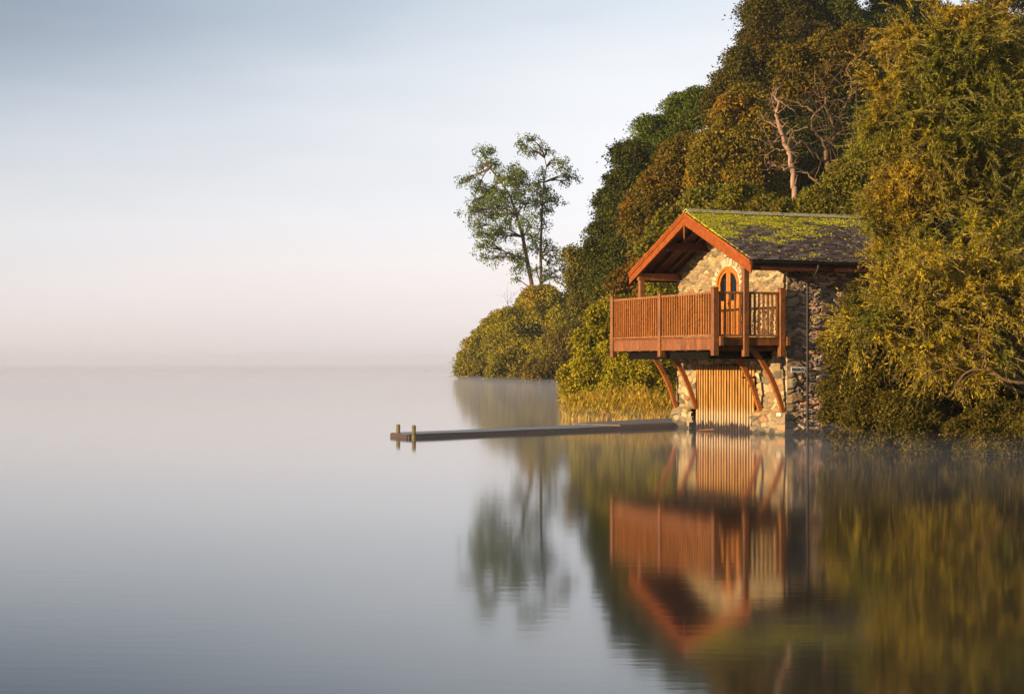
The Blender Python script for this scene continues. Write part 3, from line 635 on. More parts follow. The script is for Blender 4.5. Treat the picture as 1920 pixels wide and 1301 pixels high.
# water gate ---------------------------------------------------------
GT = empty('water_gate', (-.06, 0, 0), 0, BH); rng2 = random.Random(8); npk = 22
for i in range(npk):
    a = GO[0]+.14 + (GO[1]-GO[0]-.20)*i/(npk-1); wq = .105 if i in (0, npk-1) else .078 + .012*rng2.random(); zt_ = 1.90 + .03*rng2.random() + (.03 if i < 2 else 0); zb = -.25; dx = .012*rng2.random(); tl = .02*(rng2.random()-.5)
    b = MB(); b.prism([(-dx, a-wq/2, zb), (-dx, a+wq/2, zb), (-dx, a+wq/2+tl, zt_-.07), (-dx, a+tl, zt_), (-dx, a-wq/2+tl, zt_-.07)], (-.03, 0, 0)); b.build('picket', M['picket'], GT)
for zq in (.42, 1.45):
    b = MB(); b.box((.02, GO[0]+.1, zq), (.07, GO[1]-.1, zq+.12)); b.build('gate_rail', M['picket'], GT)
b = MB(); b.box((-.06, 1.86, 1.52), (-.035, 2.55, 1.57)); b.tube([(-.05, 1.9, 1.56), (-.05, 1.75, 1.60)], .015); b.build('strap_hinge', M['steel'], GT)

# sign ---------------------------------------------------------------
SG = empty('wall_sign', BH.matrix_basis @ Vector((0, 0, 0)), R(19.8)); SG.location = (7.531, 52.5, 0)
tag(SG, 'small white PRIVATE sign on the stone wall beside the drainpipe', 'sign')
m, t, oo = mat_new('sign_enamel'); p = principled(t, oo, rough=.5, spec=.4); n = noise(t, 30, 3); r_ = rampn(t, n.outputs['Fac'], [(.35, (.72, .68, .62)), (.6, (.86, .83, .78))]); L(t, r_.outputs[0], p.inputs['Base Color']); M['sign'] = m
m, t, oo = mat_new('sign_black_paint'); p = principled(t, oo, (.015, .013, .012), .5, .4); M['ink'] = m
b = MB(); b.box((.0, -.160, 1.705), (.43, -.145, 1.85)); b.build('sign_board', M['sign'], SG, bevel=.004)
tx = bpy.data.curves.new('sign_lettering', 'FONT'); tx.body = 'PRIVATE'; tx.size = .13; tx.extrude = .002; tx.align_x = 'CENTER'; tx.align_y = 'CENTER';
to = bpy.data.objects.new('sign_lettering', tx); C.objects.link(to); to.parent = SG; to.location = (.215, -.1635, 1.77); to.rotation_euler = (R(90), 0, 0); tx.materials.append(M['ink'])
bpy.context.view_layer.update()
wdt = to.dimensions.x; to.scale = (.385/max(wdt, .01), 1, 1)
bpy.context.view_layer.update()
me_ = bpy.data.meshes.new_from_object(to); lo_ = bpy.data.objects.new('sign_lettering', me_); C.objects.link(lo_); lo_.parent = SG; lo_.location = to.location; lo_.rotation_euler = to.rotation_euler; lo_.scale = to.scale; bpy.data.objects.remove(to); lo_.name = 'sign_lettering'

# ------------------------------------------------------------------ jetty
JE = empty('jetty', (-2.70, 50.0, 0)); tag(JE, 'low narrow wooden jetty reaching out over the misty water', 'jetty')
N0, N1, F0, F1 = Vector((-2.70, 50.0, 0)), Vector((3.15, 56.6, 0)), Vector((-3.21, 51.2, 0)), Vector((2.0, 57.9, 0))
J0 = Vector((-2.70, 50.0, 0)); top = .105; b = MB(); k = 44
for i in range(k):
    q0 = i/k; q1 = (i+1)/k - .0012; P_ = [N0.lerp(N1, q0), N0.lerp(N1, q1), F0.lerp(F1, q1), F0.lerp(F1, q0)]
    j = .004*math.sin(i*12.9); b.prism([p_ - J0 + Vector((0, 0, top-.035+j)) for p_ in P_], (0, 0, .035))
b.build('deck_planks', M['deck'], JE)
for A_, B_ in ((N0, N1), (F0, F1), (N0, F0)):
    b = MB(); n_seg = 6 if A_ is not B_ and (B_-A_).length > 3 else 1
    for i in range(n_seg):
        a_ = A_.lerp(B_, i/n_seg+.001)-J0; c_ = A_.lerp(B_, (i+1)/n_seg-.001)-J0
        b.bar(a_+Vector((0, 0, .022)), c_+Vector((0, 0, .022)), .06, .14)
    b.build('side_board', M['deckside'], JE)
for q in (.06, .25, .45, .65, .85):
    for A_, B_ in ((N0, N1), (F0, F1)): 
        p_ = A_.lerp(B_, q)-J0; b = MB(); b.tube([p_+Vector((.0, .12, -1.2)), p_+Vector((0, .12, .06))], .06, 8); b.build('support_pile', M['post'], JE)
for (x, y, zt_) in ((px(776, 0, 50.05).x, 50.02, .34), (px(747, 0, 51.2).x, 51.1, .33)):
    b = MB(); p_ = Vector((x, y, 0))-J0; b.tube([p_+Vector((0, 0, -1)), p_+Vector((0, 0, zt_-.03)), p_+Vector((0, 0, zt_))], [.055, .055, .04], 10); b.build('mooring_post', M['post'], JE)
LA = MB(); pts = [(1.86, 58.3), (3.18, 56.75), (5.22, 59.3), (5.8, 62.0), (5.5, 64.4)]
LA.prism([(x-4, y-57, .07) for x, y in pts], (0, 0, .07)); LA.prism([(x*.985+.05-4, y*.997+.2-57, -.8) for x, y in pts], (0, 0, .868), 1)
o = LA.build('landing_stage', [M['landing'], M['deckside']]); o.location = (4, 57, 0); tag(o, 'brown landing slab between the jetty and the stone pier', 'landing')
b = MB(); b.bar((-.22, 0, 0), (.22, 0, .03), .09, .05); o = b.build('floating_plank', M['rail'], bevel=.01); fp = px(1323, 806, 55.4); o.location = (fp.x, fp.y-.2, .03); tag(o, 'short reddish plank floating at the foot of the water gate', 'plank')

# ------------------------------------------------------------------ foliage machinery
def unit(v): return v/np.maximum(np.linalg.norm(v, axis=-1, keepdims=True), 1e-9)
def leaf_quads(P, D, Nn, ln, wd, fold=.15):
    """P base points, D leaf direction, Nn approx normal, arrays of lengths and widths -> diamond leaves"""
    D = unit(D); S = unit(np.cross(D, Nn)); U_ = np.cross(S, D); ln = ln[:, None]; wd = wd[:, None]
    v0 = P; v2 = P + D*ln - U_*ln*.12; m_ = P + D*ln*.45 + U_*wd*fold; v1 = m_ - S*wd*.5; v3 = m_ + S*wd*.5
    V = np.stack([v0, v1, v2, v3], 1).reshape(-1, 3); Q = np.arange(len(V)).reshape(-1, 4); return V, Q
def lobes_world(lobes, Y):
    out_ = []
    for l in lobes:
        x, y, rx_, ry_ = l[:4]; dY = l[4] if len(l) > 4 else 0; s = (Y+dY)/F; c = np.array(px(x, y, Y+dY)); rd = .9*(rx_+ry_)/2*s if len(l) < 6 else l[5]
        out_.append((c, np.array([rx_*s, rd, ry_*s])))
    return out_
def shell_points(rng, lobes, dens, lo=.62):
    """points over the outer shell of a union of ellipsoids, with outward normals"""
    Ps = []; Ns = []
    for i, (c, r_) in enumerate(lobes):
        area = 4*math.pi*(((r_[0]*r_[1])**1.6 + (r_[0]*r_[2])**1.6 + (r_[1]*r_[2])**1.6)/3)**(1/1.6)
        n = max(4, int(area*dens)); d = unit(rng.normal(size=(n, 3))); k = lo + (1-lo)*rng.random((n, 1))**.6 + .30*rng.random((n, 1))*(rng.random((n, 1)) < .16)
        # uneven outline
        w_ = 1 + .17*np.sin(d[:, :1]*5+i*1.7) * np.cos(d[:, 2:]*7+i) + .07*rng.normal(size=(n, 1))
        p_ = c + d*r_*k*w_; ins = np.zeros(n, bool)
        for j, (c2, r2_) in enumerate(lobes):
            if j != i: ins |= (((p_-c2)/r2_)**2).sum(1) < .38
        p_ = p_[~ins]; Ps.append(p_); Ns.append(unit(d[~ins]/r_))
    return np.concatenate(Ps), np.concatenate(Ns)
def clump_leaves(rng, P, Nn, cr, per, ll, lw, droop=.3, flat=.55):
    n = len(P); cs = cr*(.45+1.05*rng.random(n)**1.3); per_i = np.maximum(3, (per*(cs/cr)**2).astype(int)); idx = np.repeat(np.arange(n), per_i); k = len(idx)
    d = unit(rng.normal(size=(k, 3))); rr = rng.random((k, 1))**.45*(1 + .75*rng.random((k, 1))*(rng.random((k, 1)) < .22))
    off = d*rr; nn = Nn[idx]; up = np.array([0, 0, 1.0]); ax = unit(nn*.6+up*.6)
    off = off - ax*(off*ax).sum(1, keepdims=True)*(1-flat)
    p_ = P[idx] + off*cs[idx][:, None]
    p_[:, 2] -= droop*cs[idx]*(rr[:, 0]**2)
    nrm_ = unit(off*.7 + ax*.7 + .55*rng.normal(size=(k, 3))); D = unit(off + .8*rng.normal(size=(k, 3)) + np.array([0, 0, -.35]))
    return leaf_quads(p_, D, nrm_, ll*(.6+.8*rng.random(k)), lw*(.6+.8*rng.random(k)))
def curve(p0, p1, rng, n=7, wob=.06, sag=0, bend=None):
    p0 = np.array(p0, float); p1 = np.array(p1, float); Lq = np.linalg.norm(p1-p0); mid_ = (p0+p1)/2 + (np.array(bend) if bend is not None else 0) + rng.normal(size=3)*wob*Lq
    q = np.linspace(0, 1, n)[:, None]; pts = p0*(1-q)**2 + mid_*2*q*(1-q) + p1*q*q; pts[1:-1] += rng.normal(size=(n-2, 3))*wob*.12*Lq; pts[:, 2] -= sag*np.sin(q[:, 0]*math.pi)
    return pts
def tree(name, label, cat, Y, lobes, lmat, seed, cr=.68, ll=.165, lw=.115, dens=None, cover=1.5, trunk_r=.22, bmat='bark', base=None, group=None, droop=.3, lo=.62, limbs=9, twigs=28, sub_n=9, wet=False, stem_name='trunk'):
    rng = np.random.default_rng(seed); lw_ = lobes_world(lobes, Y); cen = np.mean([c for c, r_ in lw_], axis=0)
    sub = []                                   # each lobe breaks into smaller billows with gaps between
    for c, r_ in lw_:
        sub.append((c, r_*.74))
        if sub_n:
            for q in range(sub_n):
                d_ = unit(rng.normal(size=3)); k_ = .30 + .22*rng.random(); sub.append((c + d_*r_*(.72+.16*rng.random()), np.full(3, r_.mean())*k_*np.array([1.25, 1.1, .62])*(.75+.5*rng.random(3))))
    bx, by = (cen[0], cen[1]) if base is None else base; bz = gz(bx, by) - .15
    root = empty(name, (bx, by, bz)); tag(root, label, cat, group); off = np.array([bx, by, bz])
    dens = dens or .56/cr**2
    P_, Nn = shell_points(rng, sub, dens, lo); ok = P_[:, 2] > (-.05 if wet else .12) ; P_ = P_[ok]; Nn = Nn[ok]
    per = int(cover*math.pi*cr*cr*1.25/(.5*ll*lw)); V, Q = clump_leaves(rng, P_-off, Nn, cr, per, ll, lw, droop)
    zf = V[:, 2].reshape(-1, 4).min(1) + bz > (-.04 if wet else .02); Q = Q[zf]
    np_mesh('crown' if cat == 'tree' else 'foliage', V, Q, M[lmat], root)
    b = MB(); topc = max(lw_, key=lambda q: q[0][2])[0]; b0 = np.array([0, 0, 0.]); top_ = (topc-off)*np.array([1, 1, .92]); tr = curve(b0, top_, rng, 10, .04)
    b.tube(tr, list(np.linspace(trunk_r, trunk_r*.25, 10)), 8); limb_pts = [tr]
    for i, (c, r_) in enumerate(lw_):
        for q in range(max(1, limbs//len(lw_))):
            s_ = tr[int(rng.integers(2, 7))]; e_ = c - off + (rng.random(3)-.5)*r_*1.1; cv = curve(s_, e_, rng, 8, .10); b.tube(cv, list(np.linspace(trunk_r*.5, trunk_r*.10, 8)), 6); limb_pts.append(cv)
    allp = np.concatenate([c_[3:] for c_ in limb_pts])
    for i in rng.choice(len(P_), min(twigs, len(P_)), replace=False):
        e_ = P_[i]-off; s_ = allp[np.argmin(((allp-e_)**2).sum(1))]; b.tube(curve(s_, e_, rng, 5, .10), list(np.linspace(trunk_r*.14, trunk_r*.04, 5)), 4)
    b.build(stem_name, M[bmat], root, smooth=True)
    return root, len(Q)
tot = 0
def T(*a, **k):
    global tot
    r_, n_ = tree(*a, **k); tot += n_; return r_

# --- trees on the hillside, far to near
g_ = 'trees on the wooded hillside'
T('beech_tree', 'tall dark beech at the top right corner of the wood, sky flecks in its crown', 'tree', 132, [(1830,60,70,70),(1900,30,70,80),(1870,150,80,70),(1800,140,50,60)], 'lf_beech', 21, trunk_r=.4, group=g_, cr=.9, cover=1.2)
T('beech_tree', 'tall dark beech behind the top of the willow, third from the left along the skyline', 'tree', 130, [(1680,30,65,60),(1740,60,70,70),(1700,140,80,80),(1640,120,45,50)], 'lf_dark', 22, trunk_r=.4, group=g_, cr=.9, cover=1.2)
T('beech_tree', 'largest nearly black-green beech above the forked bare tree, cut by the picture top', 'tree', 126, [(1540,20,80,60),(1600,80,60,70),(1560,150,80,80),(1500,90,60,70),(1600,230,70,80)], 'lf_dark', 23, trunk_r=.45, group=g_, cr=.9, cover=1.25)
T('beech_tree', 'rusty brown-green beech forming the upper left shoulder of the wood against the sky', 'tree', 124, [(1470,60,60,60),(1425,110,50,60),(1390,150,45,55),(1450,180,60,60),(1370,210,40,50),(1440,20,40,40)], 'lf_beech', 24, trunk_r=.4, group=g_, cr=.85)
T('ash_tree', 'fresh green ash with loose airy crown left of the orange trees, against the sky', 'tree', 138, [(1275,205,48,42),(1230,250,42,46),(1205,305,36,45),(1320,190,30,30),(1270,290,55,60),(1240,350,50,60)], 'lf_green', 25, trunk_r=.32, group=g_, cr=.75, ll=.17, lw=.10, lo=.5)
T('ivy_tree', 'dark ivy-clad tree at the left end of the hillside wood above the balcony', 'tree', 121, [(1165,345,32,38),(1158,400,38,55),(1150,460,33,60),(1155,520,36,45),(1200,380,40,60),(1200,470,45,70),(1185,290,22,30)], 'lf_dark', 26, trunk_r=.35, group=g_, cr=.7)
T('autumn_tree', 'russet brown autumn tree whose crown stands directly left of the roof ridge', 'tree', 113, [(1245,345,52,55),(1285,300,42,45),(1215,400,40,55),(1290,385,50,50),(1250,450,50,60),(1225,510,50,50)], 'lf_autumn', 27, trunk_r=.3, group=g_, cr=.75)
T('autumn_tree', 'golden orange maple with bright lit crown left of the dead trunk', 'tree', 110, [(1400,205,50,45),(1365,260,55,50),(1425,265,45,50),(1340,320,50,50),(1400,330,50,55)], 'lf_gold', 28, trunk_r=.3, group=g_, cr=.75)
T('autumn_tree', 'dark olive broadleaf tree filling the gap behind the dead trunk', 'tree', 117, [(1480,230,60,60),(1450,310,55,60),(1530,320,60,60),(1500,390,70,50),(1590,340,60,70),(1500,290,60,60,8),(1555,250,60,60,8)], 'lf_dark', 29, trunk_r=.3, group=g_, cr=.8)
T('autumn_tree', 'yellowing broadleaf tree just above the left end of the roof ridge', 'tree', 100, [(1330,370,42,36),(1290,410,40,35),(1370,400,45,35),(1250,460,45,40),(1310,450,50,40)], 'lf_olive', 30, trunk_r=.25, group=g_, cr=.65, ll=.22, lw=.15)
T('willow_tree', 'dense dark green tree behind the far right of the willow', 'tree', 96, [(1700,250,80,90),(1800,300,90,100),(1890,280,70,100),(1650,330,60,70),(1750,420,90,80),(1880,430,70,80)], 'lf_dark', 31, trunk_r=.3, group=g_, cr=.85)
g2 = 'bushes behind the roof'
T('bush', 'low olive bush right behind the left part of the roof ridge', 'bush', 82, [(1400,372,48,30),(1440,395,50,32),(1370,400,40,30)], 'lf_olive', 32, cr=.42, ll=.13, lw=.08, trunk_r=.08, group=g2, stem_name='stem')
T('bush', 'taller olive bush behind the right roof ridge, at the foot of the forked tree', 'bush', 80, [(1500,395,42,30),(1550,385,42,40),(1600,370,42,50),(1590,330,35,35)], 'lf_olive', 33, cr=.42, ll=.12, lw=.08, trunk_r=.08, group=g2, stem_name='stem')

# --- headland
g3 = 'bushes along the far shore'
T('bush', 'outermost round bush at the tip of the headland', 'bush', 257, [(893,668,26,34),(910,655,28,44),(920,640,22,36),(878,684,17,22)], 'lf_tawny', 41, cr=1.0, ll=.28, lw=.19, trunk_r=.2, group=g3, stem_name='stem')
T('bush', 'broad tawny bush second from the headland tip, below the leaning poplar', 'bush', 232, [(965,640,40,60),(990,600,42,50),(950,690,30,26),(1000,680,44,36),(935,610,20,30),(1010,630,40,60)], 'lf_tawny', 42, cr=.9, ll=.27, lw=.18, trunk_r=.2, group=g3, stem_name='stem')
T('bush', 'darker green bush mass behind the poplar trunks', 'bush', 222, [(1040,570,40,36),(1075,590,36,50),(1010,560,30,26),(1060,650,45,60),(1110,600,35,50)], 'lf_tawny', 43, cr=.9, ll=.27, lw=.18, trunk_r=.2, group=g3, stem_name='stem')
T('bush', 'russet fringe bush low on the far shore left of the bright bank bushes', 'bush', 200, [(1030,690,30,24),(1055,680,24,34),(1080,650,36,50)], 'lf_autumn', 44, cr=.9, ll=.3, lw=.2, trunk_r=.15, group=g3, stem_name='stem')
T('alder_tree', 'thin half-bare olive alder with crooked limbs left of the balcony', 'tree', 165, [(1075,475,16,16),(1100,490,22,26),(1125,480,18,22),(1110,530,28,26),(1080,520,18,20),(1135,545,24,30),(1100,565,34,22)], 'lf_olive', 45, cr=.6, ll=.24, lw=.15, trunk_r=.28, cover=.75, lo=.3, twigs=50, base=tuple(np.array(px(1140, 0, 165))[:2]))
g4 = 'bright bushes on the near bank'
T('bush', 'tall bright yellow-green bush seen behind the far end of the balcony', 'bush', 92, [(1110,640,30,30),(1130,605,32,34),(1165,600,36,50),(1205,580,40,45),(1240,555,40,32),(1255,600,45,60)], 'lf_yellow', 46, cr=.42, ll=.14, lw=.085, trunk_r=.12, group=g4, stem_name='stem')
T('bush', 'low bright yellow-green bush hanging over the water left of the reeds', 'bush', 88, [(1100,680,36,34),(1085,715,30,34),(1140,690,42,50),(1120,740,45,24),(1165,735,40,30)], 'lf_yellow', 47, cr=.38, ll=.12, lw=.075, trunk_r=.1, group=g4, stem_name='stem')
T('bush', 'olive bush under the balcony between the reeds and the stone pier', 'bush', 79, [(1200,690,45,50),(1245,680,45,55),(1270,725,40,40),(1215,735,50,28),(1150,740,40,22)], 'lf_yellow', 48, cr=.36, ll=.11, lw=.07, trunk_r=.1, group=g4, stem_name='stem')

# --- poplars
def poplar(label, stems, clumps, seed, Y=232, r0=.34):
    rng = np.random.default_rng(seed); P = [np.array(px(840+x/3.424, 240+y/3.424, Y)) for x, y in stems]
    bx, by = P[0][0], P[0][1]; bz = gz(bx, by)-.2; root = empty('poplar_tree', (bx, by, bz)); tag(root, label, 'tree', 'poplars on the headland'); off = np.array([bx, by, bz])
    P = [np.array([bx, by, bz])] + P; P = np.array(P)-off; P[1:, 1] += np.cumsum(rng.normal(size=len(P)-1)*.25)
    b = MB(); k = len(P); b.tube(P, list(r0*(1-.85*np.linspace(0, 1, k))), 8)
    Vs = []; Qs = []; n0 = 0
    for (x, y, rx_, ry_, dn) in clumps:
        c = np.array(px(840+x/3.424, 240+y/3.424, Y))-off; c[1] += rng.normal()*2.0; s = Y/F/3.424; r_ = np.array([rx_*s, (rx_+ry_)/2*s*1.1, ry_*s])
        att = P[np.argmin(np.hypot(P[:, 0]-c[0], (P[:, 2]-(c[2]-.45*abs(P[:, 0]-c[0])))))]
        cv = curve(att, c, rng, 8, .08, sag=-.3); b.tube(cv, list(np.linspace(.11, .035, 8)), 5)
        m_ = max(6, int(50*dn*(rx_*ry_)/3000)); q = c + rng.normal(size=(m_, 3))*r_*.62
        for e_ in q[::2]: b.tube(curve(cv[5], e_, rng, 4, .1), [.04, .032, .024, .015], 4)
        V, Q = clump_leaves(rng, q, unit(q-c+1e-3), .34, 12, .22, .18, .15, 1.0); Vs.append(V); Qs.append(Q+n0); n0 += len(V)
    b.build('trunk', M['bark'], root, smooth=True); np_mesh('crown', np.concatenate(Vs), np.concatenate(Qs), M['lf_poplar'], root)
poplar('left poplar leaning out over the water with the wide lopsided crown', [(585,1215),(545,1040),(510,860),(480,700),(440,560),(400,440),(340,350),(270,260),(240,200)],
       [(200,165,30,30,1),(250,160,40,40,1),(300,220,50,35,1),(200,250,40,35,.8),(120,320,55,28,.8),(80,340,22,15,.7),(200,380,55,45,1.1),(280,400,60,50,1.2),(200,480,60,50,1.2),(300,480,70,45,1.2),(250,550,80,45,1.2),(360,570,55,40,1),(170,620,50,30,.8),(210,690,55,35,.9),(310,670,75,50,1.1),(260,760,70,40,.8),(250,840,50,30,.8),(330,800,50,40,.6),(440,280,50,45,1.2),(400,340,60,50,1.1),(470,340,60,50,1.2),(460,430,60,50,1.2),(500,480,50,35,1),(420,830,55,40,.9),(460,890,50,40,.9),(430,960,30,20,.8),(480,640,45,45,.5),(380,700,40,50,.5),(520,600,40,40,.45),(540,700,40,50,.5),(500,760,40,50,.6),(460,560,45,50,.7),(380,620,60,40,.8),(350,430,60,50,.9),(330,310,45,40,.9),(390,500,50,40,.8),(150,560,45,25,.6)], 51)
poplar('upright right-hand poplar with bare upper stem and small topknot of leaves', [(612,1180),(598,1000),(595,830),(600,640),(605,500),(615,350),(633,250),(620,190)],
       [(520,80,45,30,1),(470,130,40,32,.9),(540,140,50,30,.9),(600,110,45,25,.8),(640,140,25,25,.6),(690,220,28,28,.9),(730,260,40,35,1.1),(780,290,40,35,1.1),(830,320,25,20,.7),(760,340,40,25,.8),(560,370,45,40,1.2),(640,410,40,35,.9),(660,460,50,40,1.1),(620,520,45,30,1),(560,470,40,35,1),(700,490,25,15,.7),(640,740,35,28,.8),(680,790,35,30,.8),(620,800,40,35,.7),(720,850,45,35,.8),(760,900,40,35,.7),(570,790,45,50,.6),(560,900,45,40,.6),(650,940,50,35,.7),(700,950,45,25,.7),(560,700,40,60,.6),(625,620,35,50,.5),(590,560,38,40,.6),(610,300,35,40,.6),(600,420,35,50,.7),(660,870,40,40,.7)], 52, 236, .26)

# --- bare trees traced as skeletons, given depth
def bare(name, label, cat, segs, Y, mat, seed, group=None, rs=.52):
    rng = np.random.default_rng(seed); f0 = segs[0][0][0]; p0 = px(f0[0], f0[1], Y); bz = gz(p0.x, p0.y)-.2; root = empty(name, (p0.x, p0.y, bz)); tag(root, label, cat, group)
    b = MB()
    for k, (pts, r0, r1) in enumerate(segs):
        Pp = [px(x, y, Y) - Vector((p0.x, p0.y, bz)) for x, y in pts]; dy = rng.normal()*.8 if k else 0
        for i, q in enumerate(Pp): q.y += dy*i/len(Pp)*1.5
        if k == 0: Pp = [Vector((0, 0, 0))] + Pp
        # smooth
        out_ = []
        for i in range(len(Pp)-1):
            a, c = Pp[i], Pp[i+1]; a0 = Pp[max(i-1, 0)]; c1 = Pp[min(i+2, len(Pp)-1)]
            for q in (0, .33, .66):
                out_.append(.5*((2*a) + (c-a0)*q + (2*a0-5*a+4*c-c1)*q*q + (3*a-a0-3*c+c1)*q**3))
        out_.append(Pp[-1]); n_ = len(out_); rad = [rs*(r0+(r1-r0)*i/(n_-1))*(1+.10*rng.normal()) for i in range(n_)]
        for q in out_[1:-1]: q += Vector(rng.normal(size=3)*.03)
        b.tube(out_, rad, 8)
        for i in range(2 if k else 6, n_):         # fine side twigs
            if rng.random() < .55:
                d_ = unit(rng.normal(size=3)*np.array([1, .7, .8]) + np.array([0, 0, .35])); e_ = np.array(out_[i]) + d_*(.35+.9*rng.random()); cv = curve(out_[i], e_, rng, 6, .14); b.tube(cv, list(np.linspace(min(rad[i]*.45, .03), .008, 6)), 4)
                if rng.random() < .7: b.tube(curve(cv[3], cv[3] + (d_ + rng.normal(size=3)*.5)*.4, rng, 4, .12), [.012, .010, .008, .006], 4)
    b.build('trunk' if cat == 'tree' else 'branches', M[mat], root, smooth=True); return root
c4 = lambda pts: [(1380+x/3.516, 30+y/3.516) for x, y in pts]
bare('dead_tree', 'dead pinkish tree trunk with broken stub branches above the roof', 'tree', [
    (c4([(385,1230),(380,1130),(370,1000),(345,900),(325,850),(300,780),(270,680),(262,640),(280,590),(285,560)]), .30, .11),
    (c4([(285,565),(262,545),(252,510),(245,490)]), .10, .03), (c4([(270,610),(240,600),(208,592)]), .06, .03), (c4([(268,712),(240,705),(220,698)]), .05, .03),
    (c4([(290,790),(255,785),(222,790)]), .07, .035), (c4([(345,905),(380,870),(430,830),(465,822)]), .11, .05), (c4([(318,880),(280,890),(240,875),(205,850),(170,825),(95,808)]), .07, .025),
    (c4([(352,1018),(315,1015),(300,1000),(255,995),(240,970),(205,978)]), .09, .03), (c4([(300,1000),(240,1015),(195,1030)]), .06, .02)], 90, 'bark_pink', 61)
FT = bare('forked_tree', 'crooked forked brown tree with spreading bare limbs right of the dead trunk', 'tree', [
    (c4([(635,1230),(625,1130),(605,1000),(600,900),(630,830),(655,760)]), .30, .18),
    (c4([(655,760),(640,715),(600,650),(575,590),(570,540),(530,500),(500,475),(490,400)]), .13, .04), (c4([(572,540),(600,490),(610,450)]), .07, .03),
    (c4([(655,760),(670,690),(700,620),(735,560),(755,500),(750,430),(720,370),(740,330),(790,290),(820,250),(825,180)]), .14, .04), (c4([(720,370),(690,345),(640,335),(590,345),(570,390)]), .07, .025),
    (c4([(600,890),(560,830),(510,770),(475,715),(500,670),(545,620),(560,580)]), .13, .05), (c4([(515,640),(460,600),(400,570),(330,540)]), .09, .03), (c4([(475,735),(440,735),(400,725)]), .07, .03),
    (c4([(590,970),(530,935),(470,890),(430,860)]), .10, .05), (c4([(610,1150),(560,1110),(510,1060),(460,1030),(400,1022)]), .11, .04), (c4([(655,755),(600,720),(560,660)]), .08, .05), (c4([(660,760),(700,740),(725,730)]), .07, .05),
    (c4([(500,400),(430,380),(370,360),(320,335)]), .05, .02), (c4([(720,330),(700,280),(640,240)]), .05, .02), (c4([(820,230),(850,200),(880,120)]), .045, .02)], 93, 'bark_mid', 62, rs=.58)
FO = T('bush', 'thin rusty foliage held on the upper limbs of the forked bare tree', 'foliage', 95, [(1500,110,34,26),(1560,80,36,24),(1590,110,34,28),(1485,150,26,22),(1535,140,30,20),(1610,70,24,20)], 'lf_autumn', 63, cr=.5, ll=.16, lw=.10, cover=.6, lo=.3, trunk_r=.05, stem_name='stem', base=tuple(np.array(px(1556, 0, 93.4))[:2]))
for ch in list(FO.children):
    ch.location = ch.location + FO.location - FT.location; ch.parent = FT; ch.name = 'crown' if 'foliage' in ch.name else 'twigs'
bpy.data.objects.remove(FO)
bare('bare_sapling', 'thin leafless sapling sticking up from the bushes left of the poplars', 'sapling', [([(955,600),(953,575),(951,555),(952,535)], .07, .02), ([(953,575),(948,562),(944,556)], .04, .02), ([(952,570),(957,560),(958,548)], .04, .02)], 233, 'bark', 64)

# --- reeds
rng = np.random.default_rng(71); n = 30000; Xr = rng.uniform(1.9, 7.2, n); Yr = 64 + 8*rng.random(n)
d_ = shore_d(np.stack([Xr, Yr], 1)); ok = (d_ > -1.0 + .25*np.sin(Xr*5)) & (d_ < 2.6) & (Xr/Yr < .0945) & (Yr > 66.2 - 1.0*(Xr-2.5)); Xr, Yr, d_ = Xr[ok], Yr[ok], d_[ok]; n = len(Xr)
zb = np.maximum(ground(np.stack([Xr, Yr], 1)), 0) - .05; hh = .46*(.45 + .55*rng.random(n))*(.75+.07*np.clip(Yr-66, 0, 8)); tall = rng.random(n) < .10; hh = np.where(tall, hh*1.45, hh)
lean = rng.normal(size=(n, 2))*.24 + np.array([.05, 0]); B_ = np.stack([Xr, Yr, zb], 1); ang = rng.random(n)*math.pi; wv = np.stack([np.cos(ang), np.sin(ang)*.6, np.zeros(n)], 1)*(.010+.012*rng.random(n))[:, None]
T1 = B_ + np.c_[lean*.35*hh[:, None], hh*.55]; T2 = B_ + np.c_[lean*hh[:, None], hh]; T3 = T2 + np.c_[lean*hh[:, None]*1.3, -hh*.08]
off = np.array([4, 70, 0]); V = np.stack([B_-wv, B_+wv, T1+wv, T1-wv, T2+wv*.7, T2-wv*.7, T3, T3+wv*.15], 1).reshape(-1, 3) - off
I = np.arange(n)[:, None]*8; Q = np.concatenate([I+np.array([0, 1, 2, 3]), I+np.array([3, 2, 4, 5]), I+np.array([5, 4, 7, 6])])
it = np.where(tall)[0]; pb_ = T2[it]-off; Vp = []; 
for s_ in (-1, 1):
    e_ = pb_ + np.c_[lean[it]*.35, np.full(len(it), .22)]; sd_ = wv[it]*1.8*s_; nv = np.stack([wv[it][:, 1], -wv[it][:, 0], wv[it][:, 2]], 1)*1.2*s_
    Vp.append(np.stack([pb_, (pb_+e_)/2+sd_, e_, (pb_+e_)/2+nv], 1))
Vp = np.concatenate(Vp).reshape(-1, 3); Q2 = np.arange(len(Vp)).reshape(-1, 4)+len(V)
o = np_mesh('reeds', np.concatenate([V, Vp]), np.concatenate([Q, Q2]), M['reed']); o.location = tuple(off); tag(o, 'golden reed bed at the edge of the water beside the boathouse', 'reeds', kind='stuff')

# --- shrub and willow on the right, close to the lens
T('shrub', 'dense small-leaved dark shrub hanging over the water right of the boathouse', 'shrub', 45, [(1655,605,68,70,3),(1600,690,62,85,2),(1690,680,90,110,3),(1640,780,80,65,0),(1800,760,100,80,0),(1720,800,90,58,-2),(1860,805,90,58,-3),(1940,820,60,60,-4),(1600,832,36,20,-1,.5),(1670,842,46,18,-2,.5),(1740,848,46,18,-3,.5),(1810,851,46,18,-3,.5),(1880,853,46,18,-4,.5),(1642,548,42,34,4),(1900,700,80,100,1)], 'lf_shrub', 81, cr=.19, ll=.062, lw=.038, dens=22, cover=1.25, trunk_r=.09, bmat='bark', base=(12.0, 47), droop=.15, stem_name='stem', limbs=27, twigs=260, wet=True)

